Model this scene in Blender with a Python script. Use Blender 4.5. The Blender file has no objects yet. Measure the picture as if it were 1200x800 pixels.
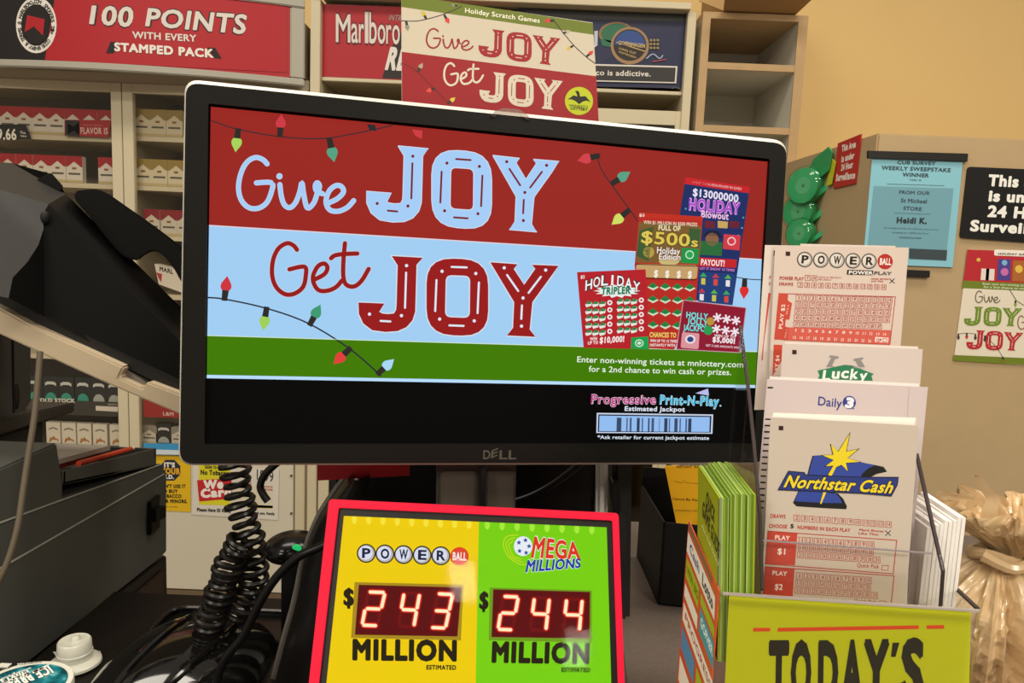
import bpy, bmesh, math, random
from mathutils import Vector as V, Matrix
from mathutils.geometry import tessellate_polygon, delaunay_2d_cdt
random.seed(7)
SC = bpy.context.scene; COL = SC.collection
# ------------------------------------------------------------------ camera, light, exposure
F = 870.0
CZ = 1.36
C0 = V((0, 0, CZ))
RT = V((.99915476, .00500282, .04080113)); UP = V((-.0411067, .12160051, .99172756)); FW = V((0, .99256652, -.12170338))
cd = bpy.data.cameras.new('camera'); cam = bpy.data.objects.new('camera', cd); COL.objects.link(cam)
cd.sensor_width = 36; cd.lens = F / 1200 * 36; cd.clip_start = .01
cam.matrix_world = Matrix(((RT.x, UP.x, -FW.x, C0.x), (RT.y, UP.y, -FW.y, C0.y), (RT.z, UP.z, -FW.z, C0.z), (0, 0, 0, 1)))
SC.camera = cam
SC.view_settings.view_transform = 'Standard'; SC.view_settings.look = 'None'
SC.view_settings.exposure = 0; SC.view_settings.gamma = 1; SC.view_settings.use_curve_mapping = False
wd = bpy.data.worlds.new('world'); SC.world = wd; wd.use_nodes = True
wd.node_tree.nodes['Background'].inputs[0].default_value = (1, .90, .76, 1)
wd.node_tree.nodes['Background'].inputs[1].default_value = .36
def lamp(x, y, z, sx, sy, e, rot=0):
    l = bpy.data.lights.new('ceiling_and_fill_lamp', 'AREA'); l.shape = 'RECTANGLE'; l.size = sx; l.size_y = sy; l.energy = e * .93; l.color = (1, .92, .79)
    o = bpy.data.objects.new('ceiling_and_fill_lamp', l); o.location = (x, y, z); o.rotation_euler = (0, 0, rot); COL.objects.link(o); return o
lamp(-1.0, 1.1, 3.3, 1.3, .5, 24); lamp(.9, 1.1, 3.3, 1.3, .5, 30)
lamp(-1.3, -.8, 3.3, 1.3, .5, 42); lamp(1.0, -.8, 3.3, 1.3, .5, 42)
lamp(-.38, -2.84, 3.3, .15, .4, 4.5); lamp(.33, -3.55, 3.3, .15, .45, 4.5)
lamp(-2.7, -3.2, 3.3, 1.3, .6, 150); lamp(2.3, -3.2, 3.3, 1.3, .6, 150)  # unseen pair added behind the camera as frontal fill for the cabinet
# ------------------------------------------------------------------ geometry helpers
def ray(x, y): return RT * (x - 600) + UP * (400 - y) + FW * F
def proj(p): q = p - C0; z = q.dot(FW); return 600 + F * q.dot(RT) / z, 400 - F * q.dot(UP) / z
def atY(x, y, Y): d = ray(x, y); return C0 + d * (Y / d.y)
def atX(x, y, X): d = ray(x, y); return C0 + d * (X / d.x)
def atZ(x, y, z): d = ray(x, y); return C0 + d * ((z - CZ) / d.z)
class Pl:
    def __init__(s, o, u, v):
        s.o = V(o); s.u = V(u).normalized(); s.v = V(v).normalized(); s.n = s.u.cross(s.v)
    def hit(s, x, y):
        d = ray(x, y); t = (s.o - C0).dot(s.n) / d.dot(s.n); p = C0 + d * t - s.o
        return p.dot(s.u), p.dot(s.v)
    def w(s, a, b, c=0): return s.o + s.u * a + s.v * b + s.n * c
    def at(s, x, y, c=0): return s.off(c).w(*s.off(c).hit(x, y)) if c else s.w(*s.hit(x, y))
    def off(s, c): return Pl(s.o + s.n * c, s.u, s.v)
class Cyl:
    """upright bowed surface, local coordinates arc length and height"""
    def __init__(s, cx, cy, r): s.cx, s.cy, s.r = cx, cy, r
    def hit(s, x, y):
        d = ray(x, y); a = d.x**2 + d.y**2; b = 2 * (d.x * (C0.x - s.cx) + d.y * (C0.y - s.cy)); c = (C0.x - s.cx)**2 + (C0.y - s.cy)**2 - s.r**2
        t = (-b - math.sqrt(max(b * b - 4 * a * c, 0))) / (2 * a); p = C0 + d * t
        return math.atan2(p.x - s.cx, -(p.y - s.cy)) * s.r, p.z
    def w(s, a, b, c=0):
        t = a / s.r; return V((s.cx + (s.r + c) * math.sin(t), s.cy - (s.r + c) * math.cos(t), b))
def tilt(o, yaw, pitch, roll=0):
    R = Matrix.Rotation(math.radians(yaw), 3, 'Z') @ Matrix.Rotation(math.radians(pitch), 3, 'X') @ Matrix.Rotation(math.radians(roll), 3, 'Y')
    return Pl(o, R @ V((1, 0, 0)), R @ V((0, 0, 1)))
def lin(h):
    h = h.lstrip('#'); o = []
    for i in (0, 2, 4):
        c = int(h[i:i + 2], 16) / 255; o.append(c / 12.92 if c <= .04045 else ((c + .055) / 1.055)**2.4)
    return o
MATS = {}
def mat(col, rough=.55, metal=0, emit=0, noise=0, nscale=40, spec=.3, bump=0, bscale=300, coat=0):
    k = (col, rough, metal, emit, noise, nscale, spec, bump, bscale, coat)
    if k in MATS: return MATS[k]
    m = bpy.data.materials.new('surface'); m.use_nodes = True; nt = m.node_tree; b = nt.nodes['Principled BSDF']
    c = lin(col) + [1]
    b.inputs['Base Color'].default_value = c; b.inputs['Roughness'].default_value = rough; b.inputs['Metallic'].default_value = metal
    b.inputs['Specular IOR Level'].default_value = spec
    if coat: b.inputs['Coat Weight'].default_value = coat; b.inputs['Coat Roughness'].default_value = .05
    if emit:
        b.inputs['Base Color'].default_value = (.002, .002, .002, 1)
        b.inputs['Emission Color'].default_value = c; b.inputs['Emission Strength'].default_value = emit
    if noise or bump:
        tc = nt.nodes.new('ShaderNodeTexCoord')
    if noise:
        n = nt.nodes.new('ShaderNodeTexNoise'); n.inputs['Scale'].default_value = nscale; n.inputs['Detail'].default_value = 6
        nt.links.new(tc.outputs['Object'], n.inputs['Vector'])
        r = nt.nodes.new('ShaderNodeMapRange'); r.inputs[3].default_value = 1 - noise; r.inputs[4].default_value = 1 + noise
        nt.links.new(n.outputs['Fac'], r.inputs[0])
        x = nt.nodes.new('ShaderNodeVectorMath'); x.operation = 'SCALE'; x.inputs[0].default_value = c[:3]
        nt.links.new(r.outputs[0], x.inputs['Scale']); nt.links.new(x.outputs[0], b.inputs['Base Color'])
    if bump:
        n2 = nt.nodes.new('ShaderNodeTexNoise'); n2.inputs['Scale'].default_value = bscale
        nt.links.new(tc.outputs['Object'], n2.inputs['Vector'])
        bp = nt.nodes.new('ShaderNodeBump'); bp.inputs['Strength'].default_value = bump; bp.inputs['Distance'].default_value = .0005
        nt.links.new(n2.outputs['Fac'], bp.inputs['Height']); nt.links.new(bp.outputs[0], b.inputs['Normal'])
    MATS[k] = m; return m
def clear(tint='#ffffff', gloss=.06, key='', top=.3):
    k = ('clear', tint, gloss, key, top)
    if k in MATS: return MATS[k]
    m = bpy.data.materials.new('clear_plastic'); m.use_nodes = True; nt = m.node_tree; nt.nodes.clear()
    o = nt.nodes.new('ShaderNodeOutputMaterial'); mx = nt.nodes.new('ShaderNodeMixShader'); t = nt.nodes.new('ShaderNodeBsdfTransparent'); g = nt.nodes.new('ShaderNodeBsdfGlossy')
    t.inputs[0].default_value = lin(tint) + [1]; g.inputs['Roughness'].default_value = .04
    lw = nt.nodes.new('ShaderNodeLayerWeight'); lw.inputs[0].default_value = .25
    r = nt.nodes.new('ShaderNodeMapRange'); r.inputs[3].default_value = gloss; r.inputs[4].default_value = top
    nt.links.new(lw.outputs['Fresnel'], r.inputs[0]); nt.links.new(r.outputs[0], mx.inputs[0])
    nt.links.new(t.outputs[0], mx.inputs[1]); nt.links.new(g.outputs[0], mx.inputs[2]); nt.links.new(mx.outputs[0], o.inputs[0])
    MATS[k] = m; return m
def catmull(p, n=6, closed=False):
    p = [V(q) for q in p]; o = []
    N = len(p)
    for i in range(N if closed else N - 1):
        a, b, c, d = (p[(i - 1) % N], p[i], p[(i + 1) % N], p[(i + 2) % N]) if closed else (p[max(i - 1, 0)], p[i], p[i + 1], p[min(i + 2, N - 1)])
        for k in range(n):
            t = k / n; o.append(.5 * ((2 * b) + (c - a) * t + (2 * a - 5 * b + 4 * c - d) * t * t + (3 * b - a - 3 * c + d) * t**3))
    if not closed: o.append(p[-1])
    return o
ORD = 'first second third fourth fifth sixth seventh eighth ninth tenth eleventh twelfth thirteenth fourteenth fifteenth sixteenth seventeenth eighteenth'.split()
class MB:
    def __init__(s): s.v = []; s.f = []; s.m = []; s.mats = []; s.sm = []
    def mi(s, m):
        if isinstance(m, str): m = mat(m)
        if m not in s.mats: s.mats.append(m)
        return s.mats.index(m)
    def add(s, vs, fs, m, smooth=False):
        b = len(s.v); i = s.mi(m); s.v += [V(x) for x in vs]
        for f in fs: s.f.append([b + k for k in f]); s.m.append(i); s.sm.append(smooth)
    def prism(s, A, B, m, smooth=False, caps=True):
        n = len(A); fs = [[i, (i + 1) % n, n + (i + 1) % n, n + i] for i in range(n)]
        if caps: fs += [list(range(n))[::-1], list(range(n, 2 * n))]
        s.add(list(A) + list(B), fs, m, smooth)
    def ext(s, A, d, m, **k): A = [V(a) for a in A]; s.prism(A, [a + V(d) for a in A], m, **k)
    def box(s, lo, hi, m):
        (a, b, c), (d, e, f) = lo, hi
        s.ext([(a, b, c), (d, b, c), (d, e, c), (a, e, c)], (0, 0, f - c), m)
    def obox(s, o, u, v, w, m): o, u, v, w = V(o), V(u), V(v), V(w); s.ext([o, o + u, o + u + v, o + v], w, m)
    def tube(s, path, r, m, seg=10, caps=True, rf=None):
        p = [V(q) for q in path]; n = len(p); vs = []; fs = []
        t0 = (p[1] - p[0]).normalized(); nr = t0.orthogonal().normalized()
        for i in range(n):
            t = (p[min(i + 1, n - 1)] - p[max(i - 1, 0)]).normalized()
            nr = (nr - t * nr.dot(t)).normalized(); bn = t.cross(nr); rr = r * (rf(i / (n - 1)) if rf else 1)
            vs += [p[i] + nr * rr * math.cos(a) + bn * rr * math.sin(a) for a in [2 * math.pi * k / seg for k in range(seg)]]
        for i in range(n - 1):
            fs += [[i * seg + k, i * seg + (k + 1) % seg, (i + 1) * seg + (k + 1) % seg, (i + 1) * seg + k] for k in range(seg)]
        if caps: fs += [list(range(seg))[::-1], list(range((n - 1) * seg, n * seg))]
        s.add(vs, fs, m, True)
    def lathe(s, c, prof, m, seg=32, u=(1, 0, 0), v=(0, 1, 0), w=(0, 0, 1), smooth=True):
        c, u, v, w = V(c), V(u), V(v), V(w); vs = []; fs = []; n = len(prof)
        for r, h in prof: vs += [c + u * r * math.cos(2 * math.pi * k / seg) + v * r * math.sin(2 * math.pi * k / seg) + w * h for k in range(seg)]
        for i in range(n - 1): fs += [[i * seg + k, i * seg + (k + 1) % seg, (i + 1) * seg + (k + 1) % seg, (i + 1) * seg + k] for k in range(seg)]
        fs += [list(range(seg))[::-1], list(range((n - 1) * seg, n * seg))]
        s.add(vs, fs, m, smooth)
    def ellipsoid(s, c, u, v, w, m, a=24, b=14):
        s.lathe(c, [(math.cos(t), math.sin(t)) for t in [-math.pi / 2 + math.pi * (i + .02) / (b + .04) for i in range(b + 1)]], m, a, u, v, w)
    def build(s, name, parent=None, bevel=0, seg=2, origin=None):
        vs = s.v
        if parent is not None: org = parent['_o']; org = V(org)
        elif origin is not None: org = V(origin)
        else:
            xs = [q.x for q in vs]; ys = [q.y for q in vs]; zs = [q.z for q in vs]; org = V(((min(xs) + max(xs)) / 2, (min(ys) + max(ys)) / 2, min(zs)))
        me = bpy.data.meshes.new(name); me.from_pydata([q - org for q in vs], [], s.f)
        for m in s.mats: me.materials.append(m)
        for p, i, k in zip(me.polygons, s.m, s.sm): p.material_index = i; p.use_smooth = k
        if bevel or s.fix:
            bm = bmesh.new(); bm.from_mesh(me)
            bmesh.ops.recalc_face_normals(bm, faces=bm.faces)
            if bevel:
                e = [x for x in bm.edges if len(x.link_faces) == 2 and x.calc_face_angle(0) > .45]
                bmesh.ops.bevel(bm, geom=e, offset=bevel, segments=seg, affect='EDGES', clamp_overlap=True)
            bm.to_mesh(me); bm.free()
        if any(s.sm): me.set_sharp_from_angle(angle=.7)
        o = bpy.data.objects.new(name, me); COL.objects.link(o)
        if parent is not None:
            o.parent = parent; o['_o'] = list(org)
        else: o.location = org; o['_o'] = list(org)
        return o
    fix = True
def tag(o, label, cat, group=None):
    o['label'] = label; o['category'] = cat
    if group: o['group'] = group
    return o
def thing(name, loc, label, cat, group=None):
    o = bpy.data.objects.new(name, None); o.location = loc; COL.objects.link(o); o['_o'] = list(loc); o.empty_display_size = .02
    return tag(o, label, cat, group)
def struct(o): o['kind'] = 'structure'; return o
# ------------------------------------------------------------------ lettering and printed art
def union(vs, fs, sc=1):
    """overlapping flat polygons -> one sheet of triangles without overlaps"""
    ff = []
    for f in fs:
        ar = sum(vs[f[i - 1]][0] * vs[f[i]][1] - vs[f[i]][0] * vs[f[i - 1]][1] for i in range(len(f)))
        if abs(ar) * sc * sc > 1e-10: ff.append(f if ar > 0 else f[::-1])
    r = delaunay_2d_cdt([V((x * sc, y * sc)) for x, y in vs], [], ff, 1, 1e-5)
    return [(v.x / sc, v.y / sc) for v in r[0]], [list(f) for f, o in zip(r[2], r[5]) if o]
TC = {}
def glyphs(s, bold):
    k = (s, bold)
    if k not in TC:
        c = bpy.data.curves.new('t', 'FONT'); c.body = s; c.resolution_u = 3; c.space_character = 1 + bold * 2.6
        o = bpy.data.objects.new('t', c); me = bpy.data.meshes.new_from_object(o)
        vs = [(v.co.x, v.co.y) for v in me.vertices]; fs = [list(p.vertices) for p in me.polygons]
        if bold:
            use = {}
            for f in fs:
                for i in range(len(f)): e = tuple(sorted((f[i], f[i - 1]))); use[e] = use.get(e, 0) + 1
            for (i, j), k_ in list(use.items()):
                if k_ != 1: continue
                (x, y), (X, Y) = vs[i], vs[j]; l = math.hypot(X - x, Y - y)
                if l < 1e-6: continue
                dx, dy = (X - x) / l * bold, (Y - y) / l * bold; n = len(vs); g = .55
                vs += [(x - dx * g - dy, y - dy * g + dx), (x - dx * g + dy, y - dy * g - dx), (X + dx * g + dy, Y + dy * g - dx), (X + dx * g - dy, Y + dy * g + dx)]; fs.append([n, n + 1, n + 2, n + 3])
            vs, fs = union(vs, fs)
        bpy.data.meshes.remove(me); bpy.data.objects.remove(o); bpy.data.curves.remove(c)
        TC[k] = (vs, fs)
    return TC[k]
CAP = None
class Art(MB):
    fix = False
    def __init__(s, pl, kind='p', step=5e-5, rough=.5):
        super().__init__(); s.pl = pl; s.kind = kind; s.z = 0; s.step = step; s.rough = rough; s.tf = (0, 0, 1); s.base = 1e-4; s.em = 1.0
    def crop(s, x, y, k): s.tf = (x, y, k); return s
    def px(s, x, y): return s.tf[0] + x / s.tf[2], s.tf[1] + y / s.tf[2]
    def h(s, x, y): return s.pl.hit(*s.px(x, y))
    def c(s, m):
        if not isinstance(m, str): return m
        return mat(m, s.rough, emit=s.em, spec=.03) if s.kind == 'e' else mat(m, s.rough, spec=.3)
    def L(s, pts, fs, m):
        d = s.base + s.z * s.step
        s.add([s.pl.w(a, b, d) for a, b in pts], fs, s.c(m))
    def loc(s, pts, m):
        t = tessellate_polygon([[V((a, b, 0)) for a, b in pts]])
        out = []
        for f in t:
            (ax, ay), (bx, by), (cx, cy) = pts[f[0]], pts[f[1]], pts[f[2]]
            out.append(list(f) if (bx - ax) * (cy - ay) - (by - ay) * (cx - ax) > 0 else list(f)[::-1])
        s.L(pts, out, m)
    def P(s, pts, m): s.loc([s.h(*p) for p in pts], m)
    def PC(s, pts, m, n=5): s.P([(q.x, q.y) for q in catmull([(x, y, 0) for x, y in pts], n, True)], m)
    def D(s, x, y, r, m, ry=None, n=20, ang=0):
        ry = ry or r; ca, sa = math.cos(ang), math.sin(ang)
        s.P([(x + r * math.cos(t) * ca - ry * math.sin(t) * sa, y + r * math.cos(t) * sa + ry * math.sin(t) * ca) for t in [2 * math.pi * k / n for k in range(n)]], m)
    def RR(s, tl, tr, br, bl, r, m):
        s.P(rr(tl, tr, br, bl, r), m)
    def grid(s, tl, tr, br, bl, m, nx=16, ny=1):
        pts = []
        for j in range(ny + 1):
            for i in range(nx + 1):
                a, b = i / nx, j / ny; pts.append(s.h(*bil(tl, tr, br, bl, a, b)))
        s.L(pts, [[j * (nx + 1) + i, (j + 1) * (nx + 1) + i, (j + 1) * (nx + 1) + i + 1, j * (nx + 1) + i + 1] for j in range(ny) for i in range(nx)], m)
    def S(s, pts, w, m, sm=5, cap=True):
        q = catmull([(x, y, 0) for x, y in pts], sm) if sm and len(pts) > 2 else [V((x, y, 0)) for x, y in pts]
        k = []; n = len(q)
        for i in range(n):
            t = q[min(i + 1, n - 1)] - q[max(i - 1, 0)]; t = t.normalized() if t.length > 1e-6 else V((1, 0, 0)); nn = V((-t.y, t.x, 0)) * w / 2
            k.append(s.h(q[i].x - nn.x, q[i].y - nn.y)); k.append(s.h(q[i].x + nn.x, q[i].y + nn.y))
        fs = [[2 * i, 2 * i + 1, 2 * i + 3, 2 * i + 2] for i in range(n - 1)]
        if cap or n > 2:
            if cap:
                for e in (q[0], q[-1]):
                    b = len(k); k += [s.h(e.x + w / 2 * math.cos(t), e.y + w / 2 * math.sin(t)) for t in [2 * math.pi * j / 12 for j in range(12)]]; fs.append(list(range(b, b + 12)))
            sc = 1 / max(max(p[0] for p in k) - min(p[0] for p in k), max(p[1] for p in k) - min(p[1] for p in k), 1e-6)
            k, fs = union(k, fs, sc)
        s.L(k, fs, m)
    def frame(s, q, w, m):
        o, n = [], []
        for i in range(4):
            p = V((*q[i], 0)); d = ((V((*q[(i + 1) % 4], 0)) - p).normalized() + (V((*q[i - 1], 0)) - p).normalized()) * w / 2
            n.append((p.x + d.x, p.y + d.y)); o.append((p.x - d.x, p.y - d.y))
        s.ring(o, n, m)
    def Q(s, t, bl, br, tl, m, b=0, tr=None):
        global CAP
        if CAP is None: CAP = max(y for x, y in glyphs('H', 0)[0])
        vs, fs = glyphs(t, b)
        if not vs: return
        vs = list(vs)
        x0 = min(x for x, y in vs); x1 = max(x for x, y in vs)
        tr = tr or (br[0] + tl[0] - bl[0], br[1] + tl[1] - bl[1])
        s.L([s.h(*bil(bl, br, tr, tl, (x - x0) / (x1 - x0), y / CAP)) for x, y in vs], fs, m)
    def T(s, t, x0, y0, x1, y1, h, m, b=0, h1=None, lean=None):
        h1 = h1 or h
        if lean is None: X, Y = s.px(x0, y0); lean = (X - 308) / (7490 - Y)
        s.Q(t, (x0, y0), (x1, y1), (x0 + lean * h, y0 - h), m, b, (x1 + lean * h1, y1 - h1))
    def ring(s, outer, inner, m):
        n = len(outer); s.L([s.h(*p) for p in outer] + [s.h(*p) for p in inner], [[i, n + i, n + (i + 1) % n, (i + 1) % n] for i in range(n)], m)
def bil(a, b, c, d, s, t): return (a[0] * (1 - s) * (1 - t) + b[0] * s * (1 - t) + c[0] * s * t + d[0] * (1 - s) * t, a[1] * (1 - s) * (1 - t) + b[1] * s * (1 - t) + c[1] * s * t + d[1] * (1 - s) * t)
def rr(tl, tr, br, bl, r, n=5):
    q = [V((*p, 0)) for p in (tl, tr, br, bl)]; o = []
    for i in range(4):
        p, a, b = q[i], q[i - 1], q[(i + 1) % 4]; A = p + (a - p).normalized() * r; B = p + (b - p).normalized() * r
        for k in range(n + 1):
            t = k / n; z = A * (1 - t)**2 + p * (2 * t * (1 - t)) + B * t * t; o.append((z.x, z.y))
    return o
# JOY letters in a unit box, and the two script words
J_ = [(268, 74.5), (408, 77.7), (380, 112), (374, 332), (362, 372), (335, 405), (295, 425), (240, 431), (180, 425), (140, 395), (120, 350), (118, 297), (235, 298), (212, 338), (225, 345), (250, 347), (278, 343), (288, 325), (290, 300), (295, 118)]
Y_ = [(712, 88), (835, 93), (818, 116), (865, 188), (915, 112), (900, 93), (1020, 94), (985, 146), (902, 268), (890, 396), (916, 430), (787, 428), (815, 391), (820, 271)]
DOTS = [(335, 117), (168, 350), (312, 352), (495, 138), (647, 143), (484, 362), (640, 365), (775, 112), (962, 116), (860, 250), (853, 382)]
DASH = [(333, 150, 328, 315), (218, 380, 262, 381), (470, 180, 464, 325), (661, 185, 655, 328), (538, 116, 606, 116), (528, 390, 592, 390), (788, 145, 838, 218), (940, 148, 885, 225), (855, 285, 852, 348)]
def joy(a, q, fill, inl, edge=None, ew=6):
    f = lambda x, y: bil(q[0], q[1], q[2], q[3], (x - 118) / 902, (y - 75) / 357)
    k = abs(q[1][0] - q[0][0]) / 902
    oo = rr((425, 77), (703, 77), (703, 436), (425, 436), 120); oi = rr((512, 155), (622, 155), (620, 352), (508, 352), 28)
    if edge:
        for sh in (J_, Y_): a.S([f(*p) for p in sh + sh[:1]], ew * k * 2, edge, 0)
        a.S([f(*p) for p in oo + oo[:1]], ew * 2 * k, edge, 0); a.S([f(*p) for p in oi + oi[:1]], ew * 2 * k, edge, 0); a.z += 1
    a.P([f(*p) for p in J_], fill); a.P([f(*p) for p in Y_], fill); a.ring([f(*p) for p in oo], [f(*p) for p in oi], fill); a.z += 1
    for x, y in DOTS: a.D(*f(x, y), 7.5 * k, inl, n=10)
    for x, y, X, Y in DASH: a.S([f(x, y), f(X, Y)], 9 * k, inl, 0)
    a.z -= 1
GIVE = [[(372, 408), (352, 388), (318, 378), (280, 398), (252, 445), (238, 515), (250, 575), (285, 612), (330, 616), (370, 590), (392, 540), (394, 497), (322, 497)],
        [(432, 505), (438, 555), (452, 598), (478, 613), (505, 590), (525, 540), (535, 496), (543, 545), (560, 614), (590, 592), (606, 550), (618, 515), (608, 496), (598, 510), (604, 535), (632, 548)],
        [(652, 594), (700, 572), (730, 540), (720, 514), (694, 510), (664, 534), (648, 582), (664, 622), (705, 630), (748, 612), (778, 580)]]
GET = [[(512, 50), (495, 30), (465, 20), (425, 45), (400, 100), (396, 170), (415, 225), (455, 258), (500, 256), (540, 225), (553, 175), (548, 130), (477, 142)],
       [(594, 190), (640, 165), (655, 135), (640, 115), (610, 128), (588, 172), (592, 210), (615, 240), (655, 242), (695, 225), (722, 195)],
       [(737, 20), (730, 100), (730, 180), (745, 215), (780, 222), (815, 195), (848, 140)], [(672, 90), (692, 76), (740, 70), (795, 68)]]
def script(a, word, q, w, m):
    x0, y0, sx, sy, sl = (230, 370, 560, 270, .06) if word is GIVE else (380, 10, 480, 260, .05)
    f = lambda x, y: bil(q[0], q[1], q[2], q[3], (x - x0) / sx, (y - y0 - sl * (x - x0)) / sy)
    for st in word: a.S([f(*p) for p in st], w, m)
    if word is GIVE: a.D(*f(430, 466), w * .62, m, n=12)
def bulb(a, x, y, deg, k, col, sock='#2e2a27'):
    """string-light bulb: socket on the wire at x, y pointing along deg (image degrees, 90 = down)"""
    t = math.radians(deg); ux, uy = math.cos(t), math.sin(t); f = lambda l, o: (x + ux * l * k - uy * o * k, y + uy * l * k + ux * o * k)
    a.P([f(-4, -10), f(-4, 10), f(34, 12), f(34, -12)], sock)
    a.P([f(34, -13), f(40, -18), f(48, -20), f(58, -18), f(68, -12), f(80, -4), f(87, 0), f(80, 4), f(68, 12), f(58, 18), f(48, 20), f(40, 18), f(34, 13)], col)
def balls(a, p0, p1, r, ring, face, ink, last):
    for i, c in enumerate('POWER'):
        t = i / 5; x = p0[0] + (p1[0] - p0[0]) * t; y = p0[1] + (p1[1] - p0[1]) * t
        a.D(x, y, r, ring); a.z += 1; a.D(x, y, r * .86, '#b9b4ae'); a.z += 1; a.D(x - r * .08, y - r * .06, r * .74, face); a.z += 1
        sl = (p1[1] - p0[1]) / (p1[0] - p0[0])
        a.T(c, x - r * .45, y + r * .45 - sl * r * .45, x + r * .45, y + r * .45 + sl * r * .45, r * .95, ink, .035); a.z -= 3
    x, y = p1; a.D(x, y, r * .98, last); a.z += 1
    a.T('BALL', x - r * .72, y + r * .4 - sl * r * .7, x + r * .72, y + r * .4 + sl * r * .7, r * .8, '#f6efe8', .03); a.z -= 1
# ------------------------------------------------------------------ the setting
DECK = CZ - .44; LEDGE = CZ - .405; WY = 2.95
m = MB(); m.box((-3.4, WY, 0), (2.6, WY + .1, 3.4), mat('#e6c485', .8, noise=.03, nscale=6, bump=.15, bscale=400)); struct(m.build('wall_back'))
m = MB(); m.box((-3.4, -4, -.1), (2.6, WY + .1, 0), mat('#8d8271', .5, noise=.1)); struct(m.build('floor'))
m = MB(); m.box((.837, 1.79, 0), (2.3, WY, atY(1012, 155, 1.79).z), mat('#b39a74', .75, noise=.04, nscale=25, bump=.1)); struct(m.build('partition', bevel=.004))
def apart(name, pl, parent, fn, **k):
    a = Art(pl, **k); fn(a); return a.build(name, parent)
# counter: a low deck and a raised customer ledge on the right
t = thing('counter', (0, .6, 0), 'grey-brown laminate checkout counter with a raised ledge carrying the slip holder', 'counter')
LOW = DECK - .11; DB = atZ(250, 698, DECK).y
m = MB(); m.box((-.48, .18, DECK - .04), (.4, DB, DECK), mat('#171310', .5, noise=.25, nscale=350, spec=.2)); m.build('deck_top', t)
m = MB(); m.box((-.47, .2, .02), (.38, DB - .02, DECK - .04), mat('#6b5a48', .5, noise=.1)); m.build('base', t)
m = MB(); m.box((-1.3, .18, LOW - .04), (-.4805, 1.075, LOW), mat('#171310', .5, noise=.25, nscale=350, spec=.2)); m.build('lower_shelf', t)
m = MB(); m.box((-1.28, .2, .02), (-.4805, 1.06, LOW - .04), mat('#6b5a48', .5, noise=.1)); m.build('base', t)
m = MB(); m.ext([(.085, .2, DECK + .0005), (1.1, .2, DECK + .0005), (1.1, 1.1, DECK + .0005), (.156, 1.1, DECK + .0005)], (0, 0, LEDGE - DECK - .0005), mat('#5c5149', .4, noise=.35, nscale=420)); 
tag(m.build('customer_ledge', bevel=.002), 'speckled grey-brown laminate ledge under the slip holder and the bag', 'counter ledge')
m = MB(); m.box((.42, .25, 0), (1.05, 1.08, DECK), mat('#6b5a48', .5, noise=.1)); tag(m.build('ledge_cabinet'), 'brown base cabinet under the right end of the customer ledge', 'cabinet')

# ------------------------------------------------------------------ monitor
MP = tilt((-.008, .6354, CZ - .035), 11.8, -4.6, 1.0)
t = thing('display_monitor', MP.w(0, -.16, -.04), 'wide black flat-screen monitor showing the holiday lottery picture', 'monitor')
BF = MP.off(.004)
def plpts(pl, pts, c): return [pl.w(*pl.hit(*p), c) for p in pts]
ob = rr((218, 96.5), (922.5, 168.5), (900, 541.5), (210.5, 543), 16, 6); ib = rr((244, 121), (902.5, 186), (884, 519.5), (239.5, 520.5), 3, 6); iscr = rr((247, 125), (899.5, 189.5), (882, 518.5), (241.5, 518.5), .5, 6)
m = MB(); A0 = plpts(BF, ob, 0); A1 = plpts(BF, ib, 0); A2 = [p - MP.n * .005 for p in plpts(BF, ib, 0)]; n = len(A0)
bk = mat('#12110e', .48, bump=.3, bscale=900, spec=.15)
A3 = plpts(BF, ob, -.022)
for X, Y in ((A0, A1), (A1, A2), (A0, A3)): m.add(X + Y, [[i, (i + 1) % n, n + (i + 1) % n, n + i] for i in range(n)], bk)
m.build('bezel', t)
m = MB(); so = rr((215, 90.5), (926, 163.5), (902, 545), (207.5, 546.3), 18, 6)
B0 = plpts(BF, ob, -.0005); B1 = plpts(BF, so, -.0045); B2 = plpts(BF, so, -.03)
for X, Y in ((B0, B1), (B1, B2)): m.add(X + Y, [[i, (i + 1) % n, n + (i + 1) % n, n + i] for i in range(n)], mat('#cfcac0', .3))
o = m.build('edge_trim', t); o['label'] = 'silver edge trim'
m = MB(); c = MP.o - MP.n * .045
h0 = plpts(BF, so, -.03); cen = sum(h0, V()) / n; h1 = [cen + (p - cen) * .8 - MP.n * .03 for p in h0]
m.prism(h0, h1, mat('#1d1b19', .5)); m.build('rear_housing', t)
# stand of the monitor
m = MB(); gm = mat('#4f483f', .45)
NP = MP.off(-.035)
m.ext([NP.at(*p) for p in rr((513, 520), (606, 520), (603, 645), (512, 645), 4)], -MP.n * .012, gm)
m.ext([NP.at(*p, .004) for p in rr((516, 551), (561, 551), (560, 645), (515, 645), 8)], -MP.n * .006, gm)
m.ext([NP.at(*p, .004) for p in rr((571, 551), (603, 551), (602, 645), (570, 645), 4)], -MP.n * .006, gm)
m.build('neck', t, .001)
m = MB(); c = NP.at(557, 690); bx = [(-.075, -.06), (.075, -.06), (.075, .06), (-.075, .06)]
pp = [(q.x, q.y) for q in catmull([(x, y, 0) for x, y in bx], 6, True)]
m.ext([(c.x + .0 + x, c.y + .02 + y, DECK + .001) for x, y in pp], (0, 0, .012), mat('#1b1a19', .35)); m.build('base', t, .002)
m = MB(); m.tube(catmull([NP.at(566, 535, .012), NP.at(566, 570, .014), NP.at(565, 620, .014), NP.at(564, 680, .02)], 6), .0032, mat('#0c0c0c', .4)); m.build('cable', t)
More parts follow.
